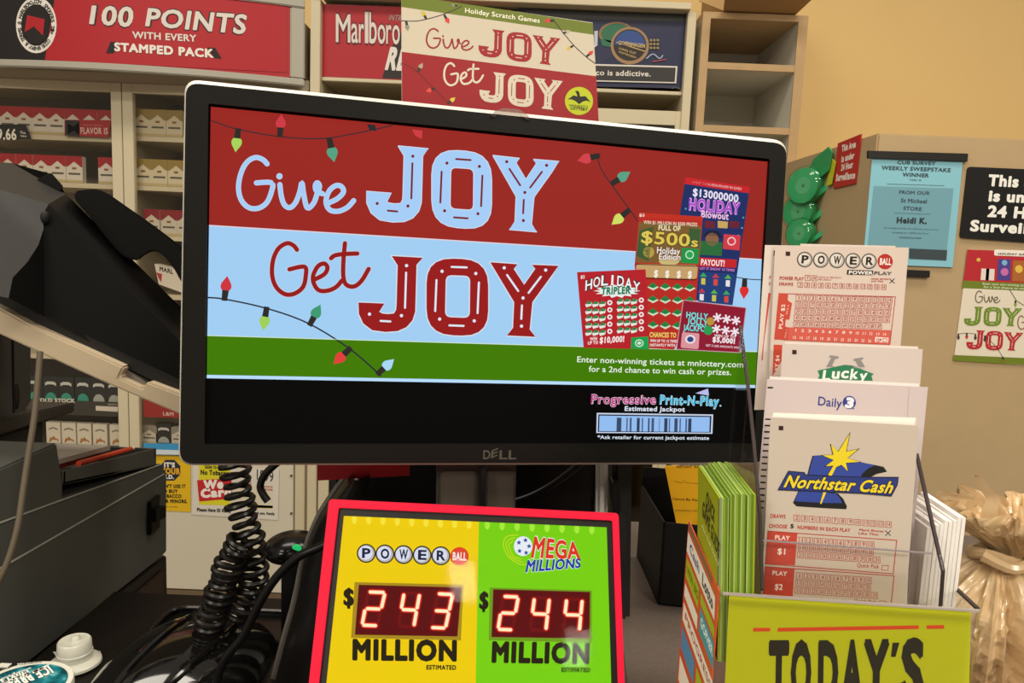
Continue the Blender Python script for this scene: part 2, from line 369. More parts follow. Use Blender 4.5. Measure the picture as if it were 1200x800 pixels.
# screen
def screen(a):
    R, Bl, G, W = '#9a2721', '#a2cef3', '#427b02', '#a8d2f6'
    a.grid((247, 125), (899.5, 189.5), (892.6, 304), (245, 264), R)
    a.grid((245, 264), (892.6, 304), (888, 412), (243, 393), Bl)
    a.grid((243, 393), (888, 412), (886, 451), (242.5, 439), G); a.grid((242.5, 439), (886, 451), (885.5, 454.5), (242.3, 443), '#b8dcfa')
    a.grid((242.3, 443), (885.5, 454.5), (882, 519.5), (241, 519.5), '#030303')
    a.z = 1; a.S([(245, 264), (892.6, 304)], 1.2, '#e6d3d8', 0, False); a.S([(243, 393), (888, 412)], 1, '#cfe6c8', 0, False)
    ink = '#2a2b2f'
    a.crop(220, 90, 4); a.S([(112, 205), (230, 245), (430, 280), (620, 290), (760, 270), (860, 250), (960, 228)], 5, ink)
    a.crop(220, 280, 4); a.S([(92, 274), (175, 282), (370, 325), (565, 395), (760, 515), (905, 640)], 7, ink)
    a.crop(640, 180, 3.335); a.S([(196, 0), (215, 60), (262, 130), (320, 210), (350, 252), (372, 280)], 4, ink); a.S([(740, 482), (790, 490), (842, 493)], 3.5, ink)
    a.z = 3
    a.crop(220, 90, 4)
    bulb(a, 237, 246, 97, 1.25, '#a6d45c'); bulb(a, 432, 278, -86, 1.2, '#cf3a45'); bulb(a, 664, 290, 78, 1.3, '#55a180'); a.P([(840, 222), (878, 226), (885, 254), (852, 250)], ink); a.P([(1050, 246), (1100, 252), (1098, 292), (1068, 278)], '#cf3a45')
    a.crop(220, 280, 4)
    bulb(a, 172, 284, -83, 1.3, '#cf3540'); bulb(a, 370, 322, 99, 1.25, '#9fd058'); bulb(a, 572, 402, -62, 1.25, '#3f9a72'); bulb(a, 762, 512, 137, 1.25, '#e0403a'); bulb(a, 890, 632, -42, 1.2, '#a8d8f5')
    a.crop(640, 180, 3.335)
    bulb(a, 206, 8, 167, 1.0, '#d3404a'); bulb(a, 256, 118, -33, 1.0, '#5aa084'); bulb(a, 322, 222, 140, 1.0, '#cfdc62'); bulb(a, 776, 490, 93, .9, '#dc2f2f')
    a.z = 3
    a.crop(220, 90, 4); script(a, GIVE, [(230, 370), (790, 403.6), (790, 673.6), (230, 640)], 24, '#c7d9f0'); a.z += 1; script(a, GIVE, [(230, 370), (790, 403.6), (790, 673.6), (230, 640)], 19, '#a6cdf6'); a.z -= 1
    a.crop(400, 150, 4); joy(a, [(118, 75), (1020, 138), (1020, 495), (118, 432)], '#a6cdf6', '#7c1d22', '#d6dfee', 3.5)
    a.crop(220, 280, 4); gq = [(380, 10), (860, 34), (860, 294), (380, 270)]
    script(a, GET, gq, 25, '#dcd2dc'); a.z += 1; script(a, GET, gq, 21, '#951c1c'); a.z -= 1
    a.crop(0, 0, 1); joy(a, [(420, 298.7), (654.5, 306.6), (654.5, 396), (420, 388)], '#981c1c', '#dfeaf8', '#d9dfea', 5)
    # writing in the green band and the black band
    a.crop(660, 390, 4.704); a.z = 3; W = '#e9f2e0'
    a.T('Enter non-winning tickets at mnlottery.com', 76, 160, 992, 190, 31, W, .012); a.T('for a 2nd chance to win cash or prizes.', 140, 213, 925, 232, 31, W, .012)
    for b, c1, c2 in ((.05, '#e9c9dc', '#c7ecf8'), (.012, '#b9407e', '#34b6dc')):
        a.T('Progressive', 152, 388, 512, 391, 48, c1, b); a.T('Print-N-Play', 530, 391, 858, 401, 48, c2, b); a.z += 1
    a.P([(728, 332), (798, 306), (803, 345)], '#b9bcec'); a.D(866, 401, 5, '#b7d8f0')
    a.T('Estimated Jackpot', 338, 428, 670, 433, 24, '#dbe4f2', .03)
    a.P([(185, 440), (826, 449), (822, 555), (182, 551)], '#c9d3e6'); a.z += 1; a.P([(193, 448), (817, 457), (813, 549), (190, 545)], '#101830'); a.z += 1; a.P([(200, 455), (808, 463), (805, 545), (197, 541)], '#93bdf0'); a.z += 1
    for x, w, c in ((308, 26, '#3c4a66'), (352, 8, '#54688c'), (372, 10, '#44557a'), (414, 16, '#33415c'), (437, 8, '#54688c'), (472, 9, '#3c4a66'), (494, 14, '#44557a'), (530, 6, '#7390bd'), (566, 18, '#33415c'), (586, 7, '#54688c'), (622, 18, '#3c4a66'), (645, 8, '#54688c'), (678, 8, '#44557a'), (698, 18, '#33415c')):
        a.P([(x - w / 2, 463 + x * .012), (x + w / 2, 463 + x * .012), (x + w / 2 - 2, 540 + x * .006), (x - w / 2 - 2, 540 + x * .006)], c)
    a.T('*Ask retailer for current jackpot estimate', 188, 583, 803, 588, 19, '#dbe4f2', .02)
    tickets(a)
def tickets(a):
    a.crop(640, 180, 3.335); a.z = 6
    # tall purple-blue ticket
    a.P([(545, 92), (796, 130), (728, 592), (565, 570), (520, 250)], '#1f2f63'); a.z += 1
    a.P([(545, 92), (796, 130), (793, 155), (540, 118)], '#c8242a'); a.T('MORE THAN $200,000,000 IN CASH', 572, 116, 762, 142, 9, '#f2e2e2', .02)
    for x, y in ((560, 190), (770, 250), (600, 150), (740, 168), (765, 290), (545, 215), (750, 320)): a.D(x, y, 4, '#4d9fc0', n=8)
    a.T('$13000000', 572, 164, 750, 190, 28, '#e9e2f4', .03)
    a.T('HOLIDAY', 556, 218, 756, 236, 42, '#e29be6', .07); a.z += 1; a.T('HOLIDAY', 556, 218, 756, 236, 42, '#a348c4', .012); a.T('Blowout', 605, 248, 712, 258, 26, '#f3c3e8', .03)
    for x, c in ((640, '#6e2431'), (690, '#c9a55c'), (735, '#6a2230')): a.P([(x - 20, 262), (x + 20, 266), (x + 18, 292), (x - 20, 290)], c)
    a.P([(600, 340), (688, 346), (686, 400), (600, 395)], '#2c6a3a'); a.D(648, 335, 26, '#8a6246'); a.P([(610, 325), (690, 330), (672, 302), (632, 300)], '#1d2238')
    a.P([(694, 314), (760, 320), (755, 378), (690, 372)], '#d03c46'); a.z += 1; a.D(724, 342, 17, '#e9c6c8'); a.z += 1; a.D(724, 342, 12, '#d03c46'); a.z -= 2
    a.P([(600, 405), (745, 414), (742, 446), (598, 440)], '#c3262b'); a.z += 1; a.T('PAYOUT!', 604, 434, 696, 440, 22, '#f5eaea', .03); a.z -= 1; a.T('LET IT SNOW 10 TIMES', 600, 452, 736, 460, 9, '#d87fce', .02)
    a.P([(597, 462), (741, 470), (728, 592), (594, 578)], '#243f78'); a.z += 1
    for i in range(3):
        for j in range(2):
            x = 614 + i * 48 - j * 6; y = 480 + j * 62 + i * 4; c = ('#3fa55a', '#c93a42', '#58b04c')[(i + j) % 3]
            a.P([(x - 14, y), (x + 14, y + 1), (x, y - 16)], c); a.P([(x - 8, y + 6), (x + 8, y + 7), (x + 7, y + 32), (x - 9, y + 30)], ('#c9c04a', '#d64a3a', '#e8e0e0')[(i + 2 * j) % 3])
    # $500s ticket
    a.z += 2; a.P([(362, 230), (612, 246), (585, 580), (500, 765), (400, 760), (345, 440)], '#b82b23'); a.z += 1
    a.P([(362, 268), (606, 282), (598, 432), (350, 425)], '#7c5b2e'); a.P([(362, 230), (612, 246), (610, 262), (361, 248)], '#c23020'); a.T('$5', 363, 245, 384, 246, 12, '#f0e6dc', .03); a.z += 1
    a.P([(365, 300), (420, 286), (400, 420), (352, 400)], '#3d5b33'); a.P([(560, 290), (604, 296), (596, 370), (550, 360)], '#3d5b33'); a.D(400, 385, 22, '#b79a48'); a.D(480, 420, 40, '#c9b478', 16)
    a.z += 1; a.T('WIN $1 MILLION IN $500 PRIZES', 380, 274, 590, 284, 13, '#e3d7b8', .02); a.T('FULL OF', 438, 298, 524, 302, 18, '#e9dfb4', .04)
    a.T('$500', 370, 348, 560, 362, 46, '#5b4313', .07); a.T('s', 566, 362, 592, 364, 34, '#5b4313', .07); a.z += 1; a.T('$500', 370, 348, 560, 362, 46, '#dcc557', .02); a.T('s', 566, 362, 592, 364, 34, '#dcc557', .02)
    a.T('Holiday', 432, 388, 522, 394, 24, '#5a1a16', .07); a.T('Edition', 440, 412, 524, 416, 22, '#5a1a16', .07); a.z += 1; a.T('Holiday', 432, 388, 522, 394, 24, '#f0e9e0', .02); a.T('Edition', 440, 412, 524, 416, 22, '#f0e9e0', .02)
    a.P([(530, 368), (596, 372), (592, 430), (528, 426)], '#1d9246'); a.z += 1; a.D(560, 395, 17, '#cfe8c8'); a.z += 1; a.D(560, 395, 13, '#2aa552'); a.z -= 2
    a.RR((350, 440), (590, 448), (585, 496), (348, 486), 12, '#8c2a1e'); a.z += 1; a.RR((352, 430), (592, 436), (588, 490), (350, 482), 12, '#c5a06a')
    a.z += 1; a.S([(350, 432), (592, 440)], 3, '#2a1a12', 0); a.S([(352, 486), (585, 493)], 3, '#2a1a12', 0)
    for x in (428, 472, 517, 560): a.T('$', x - 8, 480 + (x - 428) * .03, x + 8, 480 + (x - 428) * .03, 24, '#f2ead8', .05)
    for r in range(4):
        for q in range(4):
            if r == 3 and q == 3: continue
            x = 417 + q * 48; y = 518 + r * 50 + q * 1.5
            a.P([(x - 22, y + 4), (x, y - 12), (x + 22, y + 4), (x, y + 16)], '#cfe0c4'); a.z += 1; a.P([(x - 20, y), (x, y - 15), (x + 18, y), (x, y + 8)], '#1f7f3f'); a.z -= 1
    a.T('CHANCES TO', 403, 716, 507, 718, 18, '#e8cf6a', .04); a.T('WIN UP TO 12 TIMES', 405, 735, 512, 738, 10, '#e9e2e2', .03); a.T('INSTANTLY WITH 3', 405, 752, 512, 754, 10, '#e9e2e2', .03)
    # holiday tripler ticket
    a.z += 2; a.P([(120, 463), (388, 452), (402, 764), (146, 758)], '#b5222a'); a.z += 1
    a.T('$2', 134, 488, 150, 487, 12, '#f0e2e2', .03)
    st = []
    for k in range(28):
        tt = 2 * math.pi * k / 28; rr_ = 1 if k % 2 == 0 else .72; st.append((276 + 92 * rr_ * math.cos(tt), 536 + 28 * rr_ * math.sin(tt)))
    a.P(st, '#e6ece8'); a.z += 1
    for i, ch in enumerate('HOLIDAY'):
        x = 152 + i * 31 + (8 if ch == 'I' else 0); dy = ((i - 3) / 3)**2 * 22; a.T(ch, x, 525 - 12 + dy, x + (8 if ch == 'I' else 26), 525 - 12 + dy - (3 - i) * 2.6, 38, '#2a2a2a', .1); a.z += 1; a.T(ch, x, 525 - 12 + dy, x + (8 if ch == 'I' else 26), 525 - 12 + dy - (3 - i) * 2.6, 38, '#eef4f2', .02); a.z -= 1
    a.z += 1; a.T('TRIPLER', 214, 550, 328, 546, 26, '#1c7a52', .05)
    for g in (152, 275):
        for r in range(5):
            y = 586 + r * 28 - (g - 152) * .08
            for q in range(3):
                x = g + 12 + q * 27; a.P([(x - 12, y + 4), (x - 2, y - 10), (x + 14, y - 6), (x + 12, y + 8), (x - 8, y + 14)], '#e3e6dc'); a.z += 1; a.P([(x - 10, y + 2), (x - 2, y - 11), (x + 13, y - 7), (x + 10, y + 1)], '#2c8347'); a.z -= 1
            a.D(g + 96, y - 4, 10, '#f0e8e4'); a.z += 1; a.D(g + 96, y - 4, 4.5, '#b5222a'); a.z -= 1
    a.T('WIN', 170, 730, 198, 728, 12, '#f2e4e0', .03); a.T('UP TO', 162, 746, 202, 743, 12, '#f2e4e0', .03); a.T('$10,000!', 208, 740, 304, 734, 22, '#f4e8e4', .04)
    a.P([(332, 718), (398, 714), (400, 764), (330, 762)], '#1d9d4c'); a.z += 1; a.D(363, 740, 17, '#d2ecd2', 15); a.z += 1; a.D(363, 740, 13, '#1d9d4c', 11); a.z += 1; a.D(363, 740, 8, '#d2ecd2', 6)
    # holly jolly ticket
    a.z += 1; a.P([(535, 572), (780, 602), (758, 777), (508, 764)], '#8e1a30'); a.z += 1
    a.frame([(535, 572), (780, 602), (758, 777), (508, 764)], 3, '#c79aa2')
    for i, (s_, x, y, X, Y) in enumerate((('HOLLY', 546, 640, 630, 648), ('JOLLY', 550, 664, 630, 672), ('JACKPOT', 534, 690, 634, 696))): a.T(s_, x, y, X, Y, 22, '#1d3d3a', .1); a.z += 1; a.T(s_, x, y, X, Y, 22, '#86dfe0', .03); a.z -= 1
    for i in range(3):
        for j in range(2):
            x = 668 + i * 36 - j * 4; y = 640 + j * 44 + i * 6
            for k in range(3): tt = k * math.pi / 3 + .3; a.S([(x - 15 * math.cos(tt), y - 15 * math.sin(tt)), (x + 15 * math.cos(tt), y + 15 * math.sin(tt))], 7, '#f0e2ea', 0); a.z += .25
    a.D(640, 655, 16, '#b8923a'); a.D(632, 690, 18, '#2d9a52'); a.RR((530, 697), (598, 702), (594, 764), (524, 758), 8, '#d9949c'); a.z += 1; a.D(562, 725, 20, '#efdfe2', 17); a.z += 1; a.D(562, 725, 13, '#2b4a86', 11)
    a.T('WIN UP TO', 655, 715, 738, 722, 10, '#f2dfe4', .03); a.T('$5,000!', 648, 734, 736, 742, 18, '#f4e6ea', .05); a.T('GET 3 LIKE AMOUNTS WIN', 622, 752, 752, 762, 8, '#e8d2d8', .02)
apart('screen', MP, t, screen, kind='e', step=2e-5, rough=.4)
apart('badge_lettering', BF, t, lambda a: (a.T('D', 566, 537.5, 574.5, 537.6, 10, '#4d4940', .02), a.Q('E', (575, 537), (583, 533.5), (576, 528), '#4d4940', .02), a.T('LL', 585, 537.7, 605, 537.8, 10, '#4d4940', .02)))

# cardboard topper sign behind the monitor
TP = tilt(MP.w(0, .15, -.066), 14, -4, 1.0)
ts = thing('topper_sign', TP.w(0, 0), 'printed Give JOY Get JOY card standing above the monitor', 'sign')
def card(a, q, c, th): pass
m = MB(); q = [(470.5, -6), (694.5, 26.5), (703, 168), (471, 144)]
m.ext([TP.at(*p) for p in q], -TP.n * .002, '#e8e0d0'); m.build('card', ts)
def topper(a):
    a.crop(460, 0, 4.615); rd, wh, gr = '#97161e', '#cdc2ae', '#69771f'
    a.P([(48, -30), (1083, 125), (1087, 188), (48, 38)], gr); a.P([(48, 38), (1087, 188), (1101, 412), (50, 280)], wh); a.P([(50, 280), (1101, 412), (1117, 692), (51, 582)], rd); a.z = 1
    a.T('Holiday Scratch Games', 392, 68, 796, 124, 25, '#f1ecd8', .015, lean=.02)
    k = '#3a332c'
    a.S([(48, 112), (130, 114), (230, 92), (320, 60), (375, 34)], 5, k); a.S([(868, 105), (925, 180), (985, 250), (1050, 310), (1098, 345)], 5, k); a.S([(52, 342), (130, 385), (215, 470), (275, 530), (312, 578)], 4, '#5d1518'); a.z = 2
    bulb(a, 74, 116, 80, .62, '#8d8a78'); bulb(a, 182, 102, -118, .6, '#c9b63e'); bulb(a, 280, 82, 60, .62, '#d23a36'); bulb(a, 350, 32, 190, .4, '#8d8a78')
    bulb(a, 872, 112, 180, .6, '#d23a36'); bulb(a, 922, 180, -20, .5, '#b3ad92'); bulb(a, 976, 248, 150, .5, '#cdb845'); bulb(a, 1050, 305, -40, .55, '#d23a36')
    bulb(a, 138, 386, -62, .6, '#a79c86'); bulb(a, 228, 478, 160, .6, '#e0443c'); bulb(a, 300, 560, -40, .6, '#d8bd4e')
    script(a, GIVE, [(180, 150), (440, 178), (440, 290), (180, 268)], 9, '#96242a'); script(a, GET, [(272, 335), (495, 358), (495, 480), (272, 465)], 11, '#d8cebc')
    joy(a, [(465, 150), (908, 200), (908, 360), (465, 303)], '#9a1c22', '#d6c8b8'); joy(a, [(470, 382), (920, 430), (922, 602), (470, 548)], '#d2c8b5', '#97161e')
    a.z = 3; a.D(1008, 546, 76, '#b9c41e', n=32); loon(a, 1008, 530, 1.0, '#20221c')
def loon(a, x, y, k, c):
    a.z += 1
    a.P([(x - 62 * k, y + 8 * k), (x - 30 * k, y - 14 * k), (x - 8 * k, y - 8 * k), (x - 16 * k, y - 30 * k), (x - 24 * k, y - 36 * k), (x - 8 * k, y - 40 * k), (x + 2 * k, y - 30 * k), (x + 6 * k, y - 8 * k), (x + 36 * k, y - 10 * k), (x + 62 * k, y + 22 * k), (x + 40 * k, y + 14 * k), (x + 20 * k, y + 20 * k), (x, y + 34 * k), (x - 20 * k, y + 16 * k), (x - 40 * k, y + 8 * k)], c)
    a.T('MINNESOTA', x - 54 * k, y + 46 * k, x + 50 * k, y + 54 * k, 12 * k, c, .01); a.T('LOTTERY', x - 46 * k, y + 62 * k, x + 46 * k, y + 70 * k, 14 * k, c, .05); a.z -= 1
apart('face_print', TP, ts, topper)
m = MB(); CP = BF.off(.003)
m.ext([CP.at(*p) for p in [(575, 136), (580, 130), (590, 126.5), (608, 128), (619, 135), (621, 140), (617, 140), (606, 131.5), (592, 130), (583, 133), (580, 137)]], -CP.n * .03, clear('#e8e4e0', .15)); o = m.build('clip', ts); o['label'] = 'clear plastic clip'
# small red card hanging under the monitor
RP = tilt(MP.w(0, -.12, -.075), 11.8, 0, 1)
m = MB(); m.ext([RP.at(*p) for p in [(371, 500), (481, 505), (480, 557), (372, 563)]], -RP.n * .002, mat('#c22a34', .5, noise=.05)); tag(m.build('red_card'), 'plain red card hanging under the left half of the monitor', 'card')
# ------------------------------------------------------------------ lit jackpot sign
p0 = atY(387, 587, .545)
JP = tilt(p0, -1.2, -29)
t = thing('jackpot_sign', JP.w(.11, -.3, -.02), 'red framed light box sign showing 243 and 244 million jackpots', 'sign')
bm_y = (DECK + .016 - JP.o.z) / JP.v.z
def jlow(x): lx, _ = JP.hit(x, 800); return proj(JP.w(lx, bm_y))
yb_ = jlow(550)[1]
def on(x0, y0, x1, y1, y): return (x0 + (x1 - x0) * (y - y0) / (y1 - y0), y)
o4 = [(385.5, 584.5), (725, 601), on(725, 601, 738.5, 990, yb_ + 8), on(385.5, 584.5, 341, 990, yb_)]; i4 = [(396, 594), (718, 609), on(718, 609, 731, 985, yb_ - 2), on(396, 594, 352, 985, yb_ - 10)]; k4 = [(402, 603.5), (711.5, 617), on(711.5, 617, 722, 975, yb_ - 12), on(402, 603.5, 363, 975, yb_ - 20)]
m = MB(); red = mat('#ff1c3c', .4, emit=1.0, spec=.1)
A = plpts(JP, rr(*o4, 5), 0); B = plpts(JP, rr(*i4, 3), 0); n = len(A); Cc = [p - JP.n * .02 for p in A]; Dd = [p - JP.n * .003 for p in B]
for X, Y in ((A, B), (A, Cc), (B, Dd)): m.add(X + Y, [[i, (i + 1) % n, n + (i + 1) % n, n + i] for i in range(n)], red)
m.add(Cc, [list(range(n))], mat('#1c1a1a'))
o = m.build('frame', t); o['label'] = 'glowing red frame'
m = MB(); K = plpts(JP, rr(*k4, .5), -.003); m.add(Dd + K, [[i, (i + 1) % n, n + (i + 1) % n, n + i] for i in range(n)], mat('#16130f', .35, spec=.3)); m.build('inner_border', t)
SEG = {'2': 'abged', '4': 'fgbc', '3': 'abgcd'}
def seven(a, ch, tl, tr, br, bl, lit, halo, off):
    g = {'a': (.12, 1, .88, 1), 'b': (1, .93, 1, .57), 'c': (1, .43, 1, .07), 'd': (.12, 0, .88, 0), 'e': (0, .43, 0, .07), 'f': (0, .93, 0, .57), 'g': (.14, .5, .86, .5)}
    for k, (x, y, X, Y) in g.items():
        p, q = bil(bl, br, tr, tl, x, y), bil(bl, br, tr, tl, X, Y)
        if k in SEG[ch]:
            a.S([p, q], 22, halo, 0); a.z += 1; a.S([p, q], 15, '#ff5a38', 0); a.z += 1; a.S([p, q], 10.5, lit, 0); a.z -= 2
        else: a.S([p, q], 11, off, 0)
def jack(a):
    a.crop(340, 560, 2.857); ye, gn, k = '#efcc02', '#78d00a', '#231c08'
    yl = (yb_ - 24 - 560) * 2.857; a.grid((176, 122), (632, 143), (606, yl), (on(176, 122, 64, 1200, yl)[0], yl), ye); a.grid((632, 143), (1064, 162), (on(1064, 162, 1091, 1200, yl)[0], yl), (606, yl), gn); a.z = 1
    for i in range(9): a.D(215 + i * 48, 138 + i * 2.1, 9, '#f6e23a', 16, n=10)
    for i in range(8): a.D(660 + i * 50, 157 + i * 2.2, 9, '#a6ea3a', 16, n=10)
    balls(a, (255, 252), (567, 262), 32, '#2b2620', '#d9dcee', '#1c2440', '#e04422'); a.D(589, 292, 3, k)
    # mega millions mark
    a.z = 1
    for k_, w in ((0, 3), (9, 3), (18, 3)): a.S([(762 - k_, 190 + k_), (725 + k_, 196 + k_), (714 + k_, 225), (730 + k_, 262), (762, 285 - k_), (790 - k_, 290 - k_)], w, '#c8dc1c')
    a.z = 2; a.D(780, 228, 31, '#e8ecf4', 33)
    a.z = 3
    for x, y in ((766, 216), (788, 208), (800, 228), (790, 250), (768, 244)):
        a.P([(x + (9 if i % 2 == 0 else 4) * math.sin(i * math.pi / 5), y - (9 if i % 2 == 0 else 4) * math.cos(i * math.pi / 5)) for i in range(10)], '#20489c')
    a.z = 4; a.Q('MEGA', (806, 264), (972, 270), (818, 198), '#f0f0e4', .06, (966, 218)); a.Q('MILLIONS', (788, 314), (972, 299), (795, 276), '#eef0ea', .07, (974, 270)); a.z = 5
    a.Q('MEGA', (806, 264), (972, 270), (818, 198), '#e0301e', .03, (966, 218)); a.Q('MILLIONS', (788, 314), (972, 299), (795, 276), '#1a35a8', .035, (974, 270)); a.z = 1
    # led windows
    for tl, tr, br, bl in (((216, 348), (580, 357), (572, 543), (204, 535)), ((668, 366), (1010, 376), (1010, 550), (665, 543))):
        a.P([tl, tr, br, bl], '#a98a1c' if tl[0] < 300 else '#6f9a1c')
    a.z = 2
    for tl, tr, br, bl in (((230, 357), (574, 366), (560, 530), (217, 524)), ((680, 372), (1004, 381), (1003, 537), (674, 532))): a.P([tl, tr, br, bl], '#5c0408')
    a.z = 3; lit, ha, of = '#ffeec2', '#b3140c', '#720a0c'
    for ch, q in (('2', ((262, 381), (318, 383), (292, 494), (241, 492))), ('4', ((382, 384), (434, 386), (414, 498), (362, 496))), ('3', ((494, 387), (544, 390), (520, 502), (472, 500))),
                  ('2', ((714, 396), (764, 398), (744, 508), (696, 506))), ('4', ((818, 400), (868, 402), (856, 510), (804, 508))), ('4', ((926, 404), (978, 406), (968, 512), (914, 510)))):
        seven(a, ch, *q, lit, ha, of)
    a.z = 2; k = '#241c0a'
    a.T('$', 178, 424, 214, 426, 54, k, .04); a.T('$', 632, 436, 664, 437, 54, k, .04)
    a.T('MILLION', 208, 605, 558, 609, 62, k, .06); a.T('ESTIMATED', 456, 640, 556, 641, 14, k, .05)
    a.T('MILLION', 674, 613, 1001, 618, 62, k, .06); a.T('ESTIMATED', 908, 648, 1004, 649, 14, k, .05)
apart('display_face', JP.off(-.0045), t, jack, kind='e', step=3e-5, rough=.3)
m = MB(); m.add([JP.at(*p, -.0015) for p in k4], [[0, 1, 2, 3][::-1]], clear('#ffffff', .009, 'pane', .12)); o = m.build('cover_pane', t); o['label'] = 'clear glossy pane'
for fx in (.03, .17):
    f = JP.w(fx, bm_y + .08, -.021); m = MB(); m.ext([f + V((-.01, 0, 0)), f + V((.01, 0, 0)), V((f.x + .01, f.y + .05, DECK + .001)), V((f.x - .01, f.y + .05, DECK + .001))], (0, .01, 0), mat('#1c1a1a')); m.build('foot', t)

# ------------------------------------------------------------------ playslip holder and its papers
a_ = math.radians(-3.5)
HP = Pl(atY(853, 692, .385), (math.cos(a_), math.sin(a_), 0), (0, 0, 1))
t = thing('slip_holder', V((HP.w(.06, 0).x, HP.w(0, 0, -.06).y, LEDGE)), 'clear acrylic playslip holder with a lime TODAY\'S sign in front', 'holder')
ac = clear('#fcfbfa', .012); edge = mat('#463c3b', .5, spec=.15)
zb = LEDGE - HP.o.z + .003
def hz(p, c=0): return HP.off(c).hit(*p)
xl, yt = hz((845, 690)); xr, _ = hz((1143, 711)); yt = max(yt, 0)
m = MB(); m.obox(HP.w(xl, zb, .003), HP.u * (xr - xl), HP.v * (yt - zb), HP.n * .0015, ac); m.build('front_panel', t)
m = MB(); m.obox(HP.w(xl, yt - .0012, .0031), HP.u * (xr - xl), HP.v * .0012, HP.n * .0015, mat('#a89d96', .15)); m.build('panel_edge', t)
DL = [(866, 381, .053), (874, 440, .0367), (882, 520, .0217), (889, 600, .0094), (892, 690, .004)]
DR = [(1073, 531, .0414), (1084, 580, .0304), (1104, 668, .012), (1101, 709, .012)]
def divider2(pts, name):
    top = [HP.off(-d).at(x, y) for x, y, d in pts]; bot = [V((p.x, p.y, LEDGE + .003)) for p in top]
    m = MB()
    for i in range(len(top) - 1): m.ext([top[i], top[i + 1], bot[i + 1], bot[i]], HP.u * .0012, ac)
    o = m.build(name, t)
    m = MB()
    for i in range(len(top) - 1): m.ext([top[i], top[i + 1], top[i + 1] - HP.v * .0012 - HP.n * .001, top[i] - HP.v * .0012 - HP.n * .001], HP.u * .0017, edge)
    o2 = m.build('divider_edge', t); o2['label'] = 'dark cut acrylic edge'
divider2(DL, 'divider'); divider2(DR, 'divider')
m = MB(); q = [HP.off(-.010).at(*p) for p in [(889.5, 631.5), (1091, 647), (1089, 712), (892, 698)]]; m.ext(q, -HP.n * .001, ac); m.build('pocket_front', t)
m = MB(); m.ext([q[0], q[1], q[1] - HP.v * .0006, q[0] - HP.v * .0006], HP.n * .0012, mat('#8d8286', .2)); m.build('pocket_edge', t)
m = MB(); rt = [HP.off(-.001).at(1143, 711), HP.off(-.05).at(1112, 682)]; m.ext([rt[0], rt[1], V((rt[1].x, rt[1].y, LEDGE + .003)), V((rt[0].x, rt[0].y, LEDGE + .003))], HP.u * .0012, ac)
m.ext([rt[0], rt[1], rt[1] - HP.v * .0013, rt[0] - HP.v * .0013], HP.u * .0022, edge); m.build('end_wall', t)
m = MB(); m.obox(HP.w(xl, zb - .0028, .003), HP.u * (xr - xl), -HP.n * .10, HP.v * .003, ac); m.build('base', t)
# lime card
c = thing('jackpot_card', HP.w(.05, -.05), 'lime green card reading TODAY\'S behind the front of the slip holder', 'card')
m = MB(); q = rr((854.5, 694), (1138, 715.5), (1131, 990), (841, 990), 6); m.ext([HP.at(*p) for p in q], -HP.n * .0006, mat('#bcc30a', .45)); m.build('card', c)
def today(a):
    a.crop(800, 600, 3)
    a.P([(248, 406), (308, 406), (308, 418), (248, 419)], '#d8481c'); a.P([(334, 406), (830, 397), (830, 410), (334, 419)], '#d8481c'); a.P([(858, 397), (919, 396), (919, 409), (858, 410)], '#d8481c')
    x0 = 300
    for ch, x, X, y in (('T', 300, 376, 664), ('O', 378, 455, 664), ('D', 474, 550, 664), ('A', 556, 636, 663), ('Y', 634, 728, 660), ("'", 734, 762, 658), ('S', 766, 852, 657)):
        if ch == "'": a.P([(738, 458), (762, 458), (748, 508), (732, 508)], '#1c1a10'); continue
        a.T(ch, x, y, X - 4, y - .5, 200, '#1c1a10', .05, lean=.015)
apart('face_print', HP.off(.0001), c, today)
# playslips
def slip_obj(name, corners, depth, label, group, col='#dccfc6', fn=None, th=.0002, bot=760):
    pl = HP.off(-depth); tl, tr = corners[0], corners[1]; br, bl = corners[2], corners[3]
    m = MB(); m.ext([pl.at(*p) for p in (tl, tr, br, bl)], -HP.n * th, mat(col, .6, spec=.2))
    if fn is None: return tag(m.build(name), label, 'playslip', group)
    o = tag(m.build(name), label, 'playslip', group)
    a = Art(pl); fn(a); a.build('form_print', o); return o
rdk = '#b5483e'; ink = '#231d1c'
def nums(a, x0, y0, dx, dy, ns, s, col=rdk, ysl=.06, fill=None, shear=0):
    for i, nn in enumerate(ns):
        x = x0 + i * dx; y = y0 + i * dy; q = [(x - s, y - s), (x + s, y - s + ysl * 2 * s), (x + s, y + s + ysl * 2 * s), (x - s, y + s)]
        if fill: a.P(q, fill); a.z += 1
        a.frame(q, s * .16, col); t_ = str(nn); wf = .16 if t_ in '1I' else (.42 if len(t_) == 1 else .55); a.T(t_, x - s * wf, y + s * .62, x + s * wf, y + s * .62 + ysl * s, s * 1.25, col, .012)
        if fill: a.z -= 1
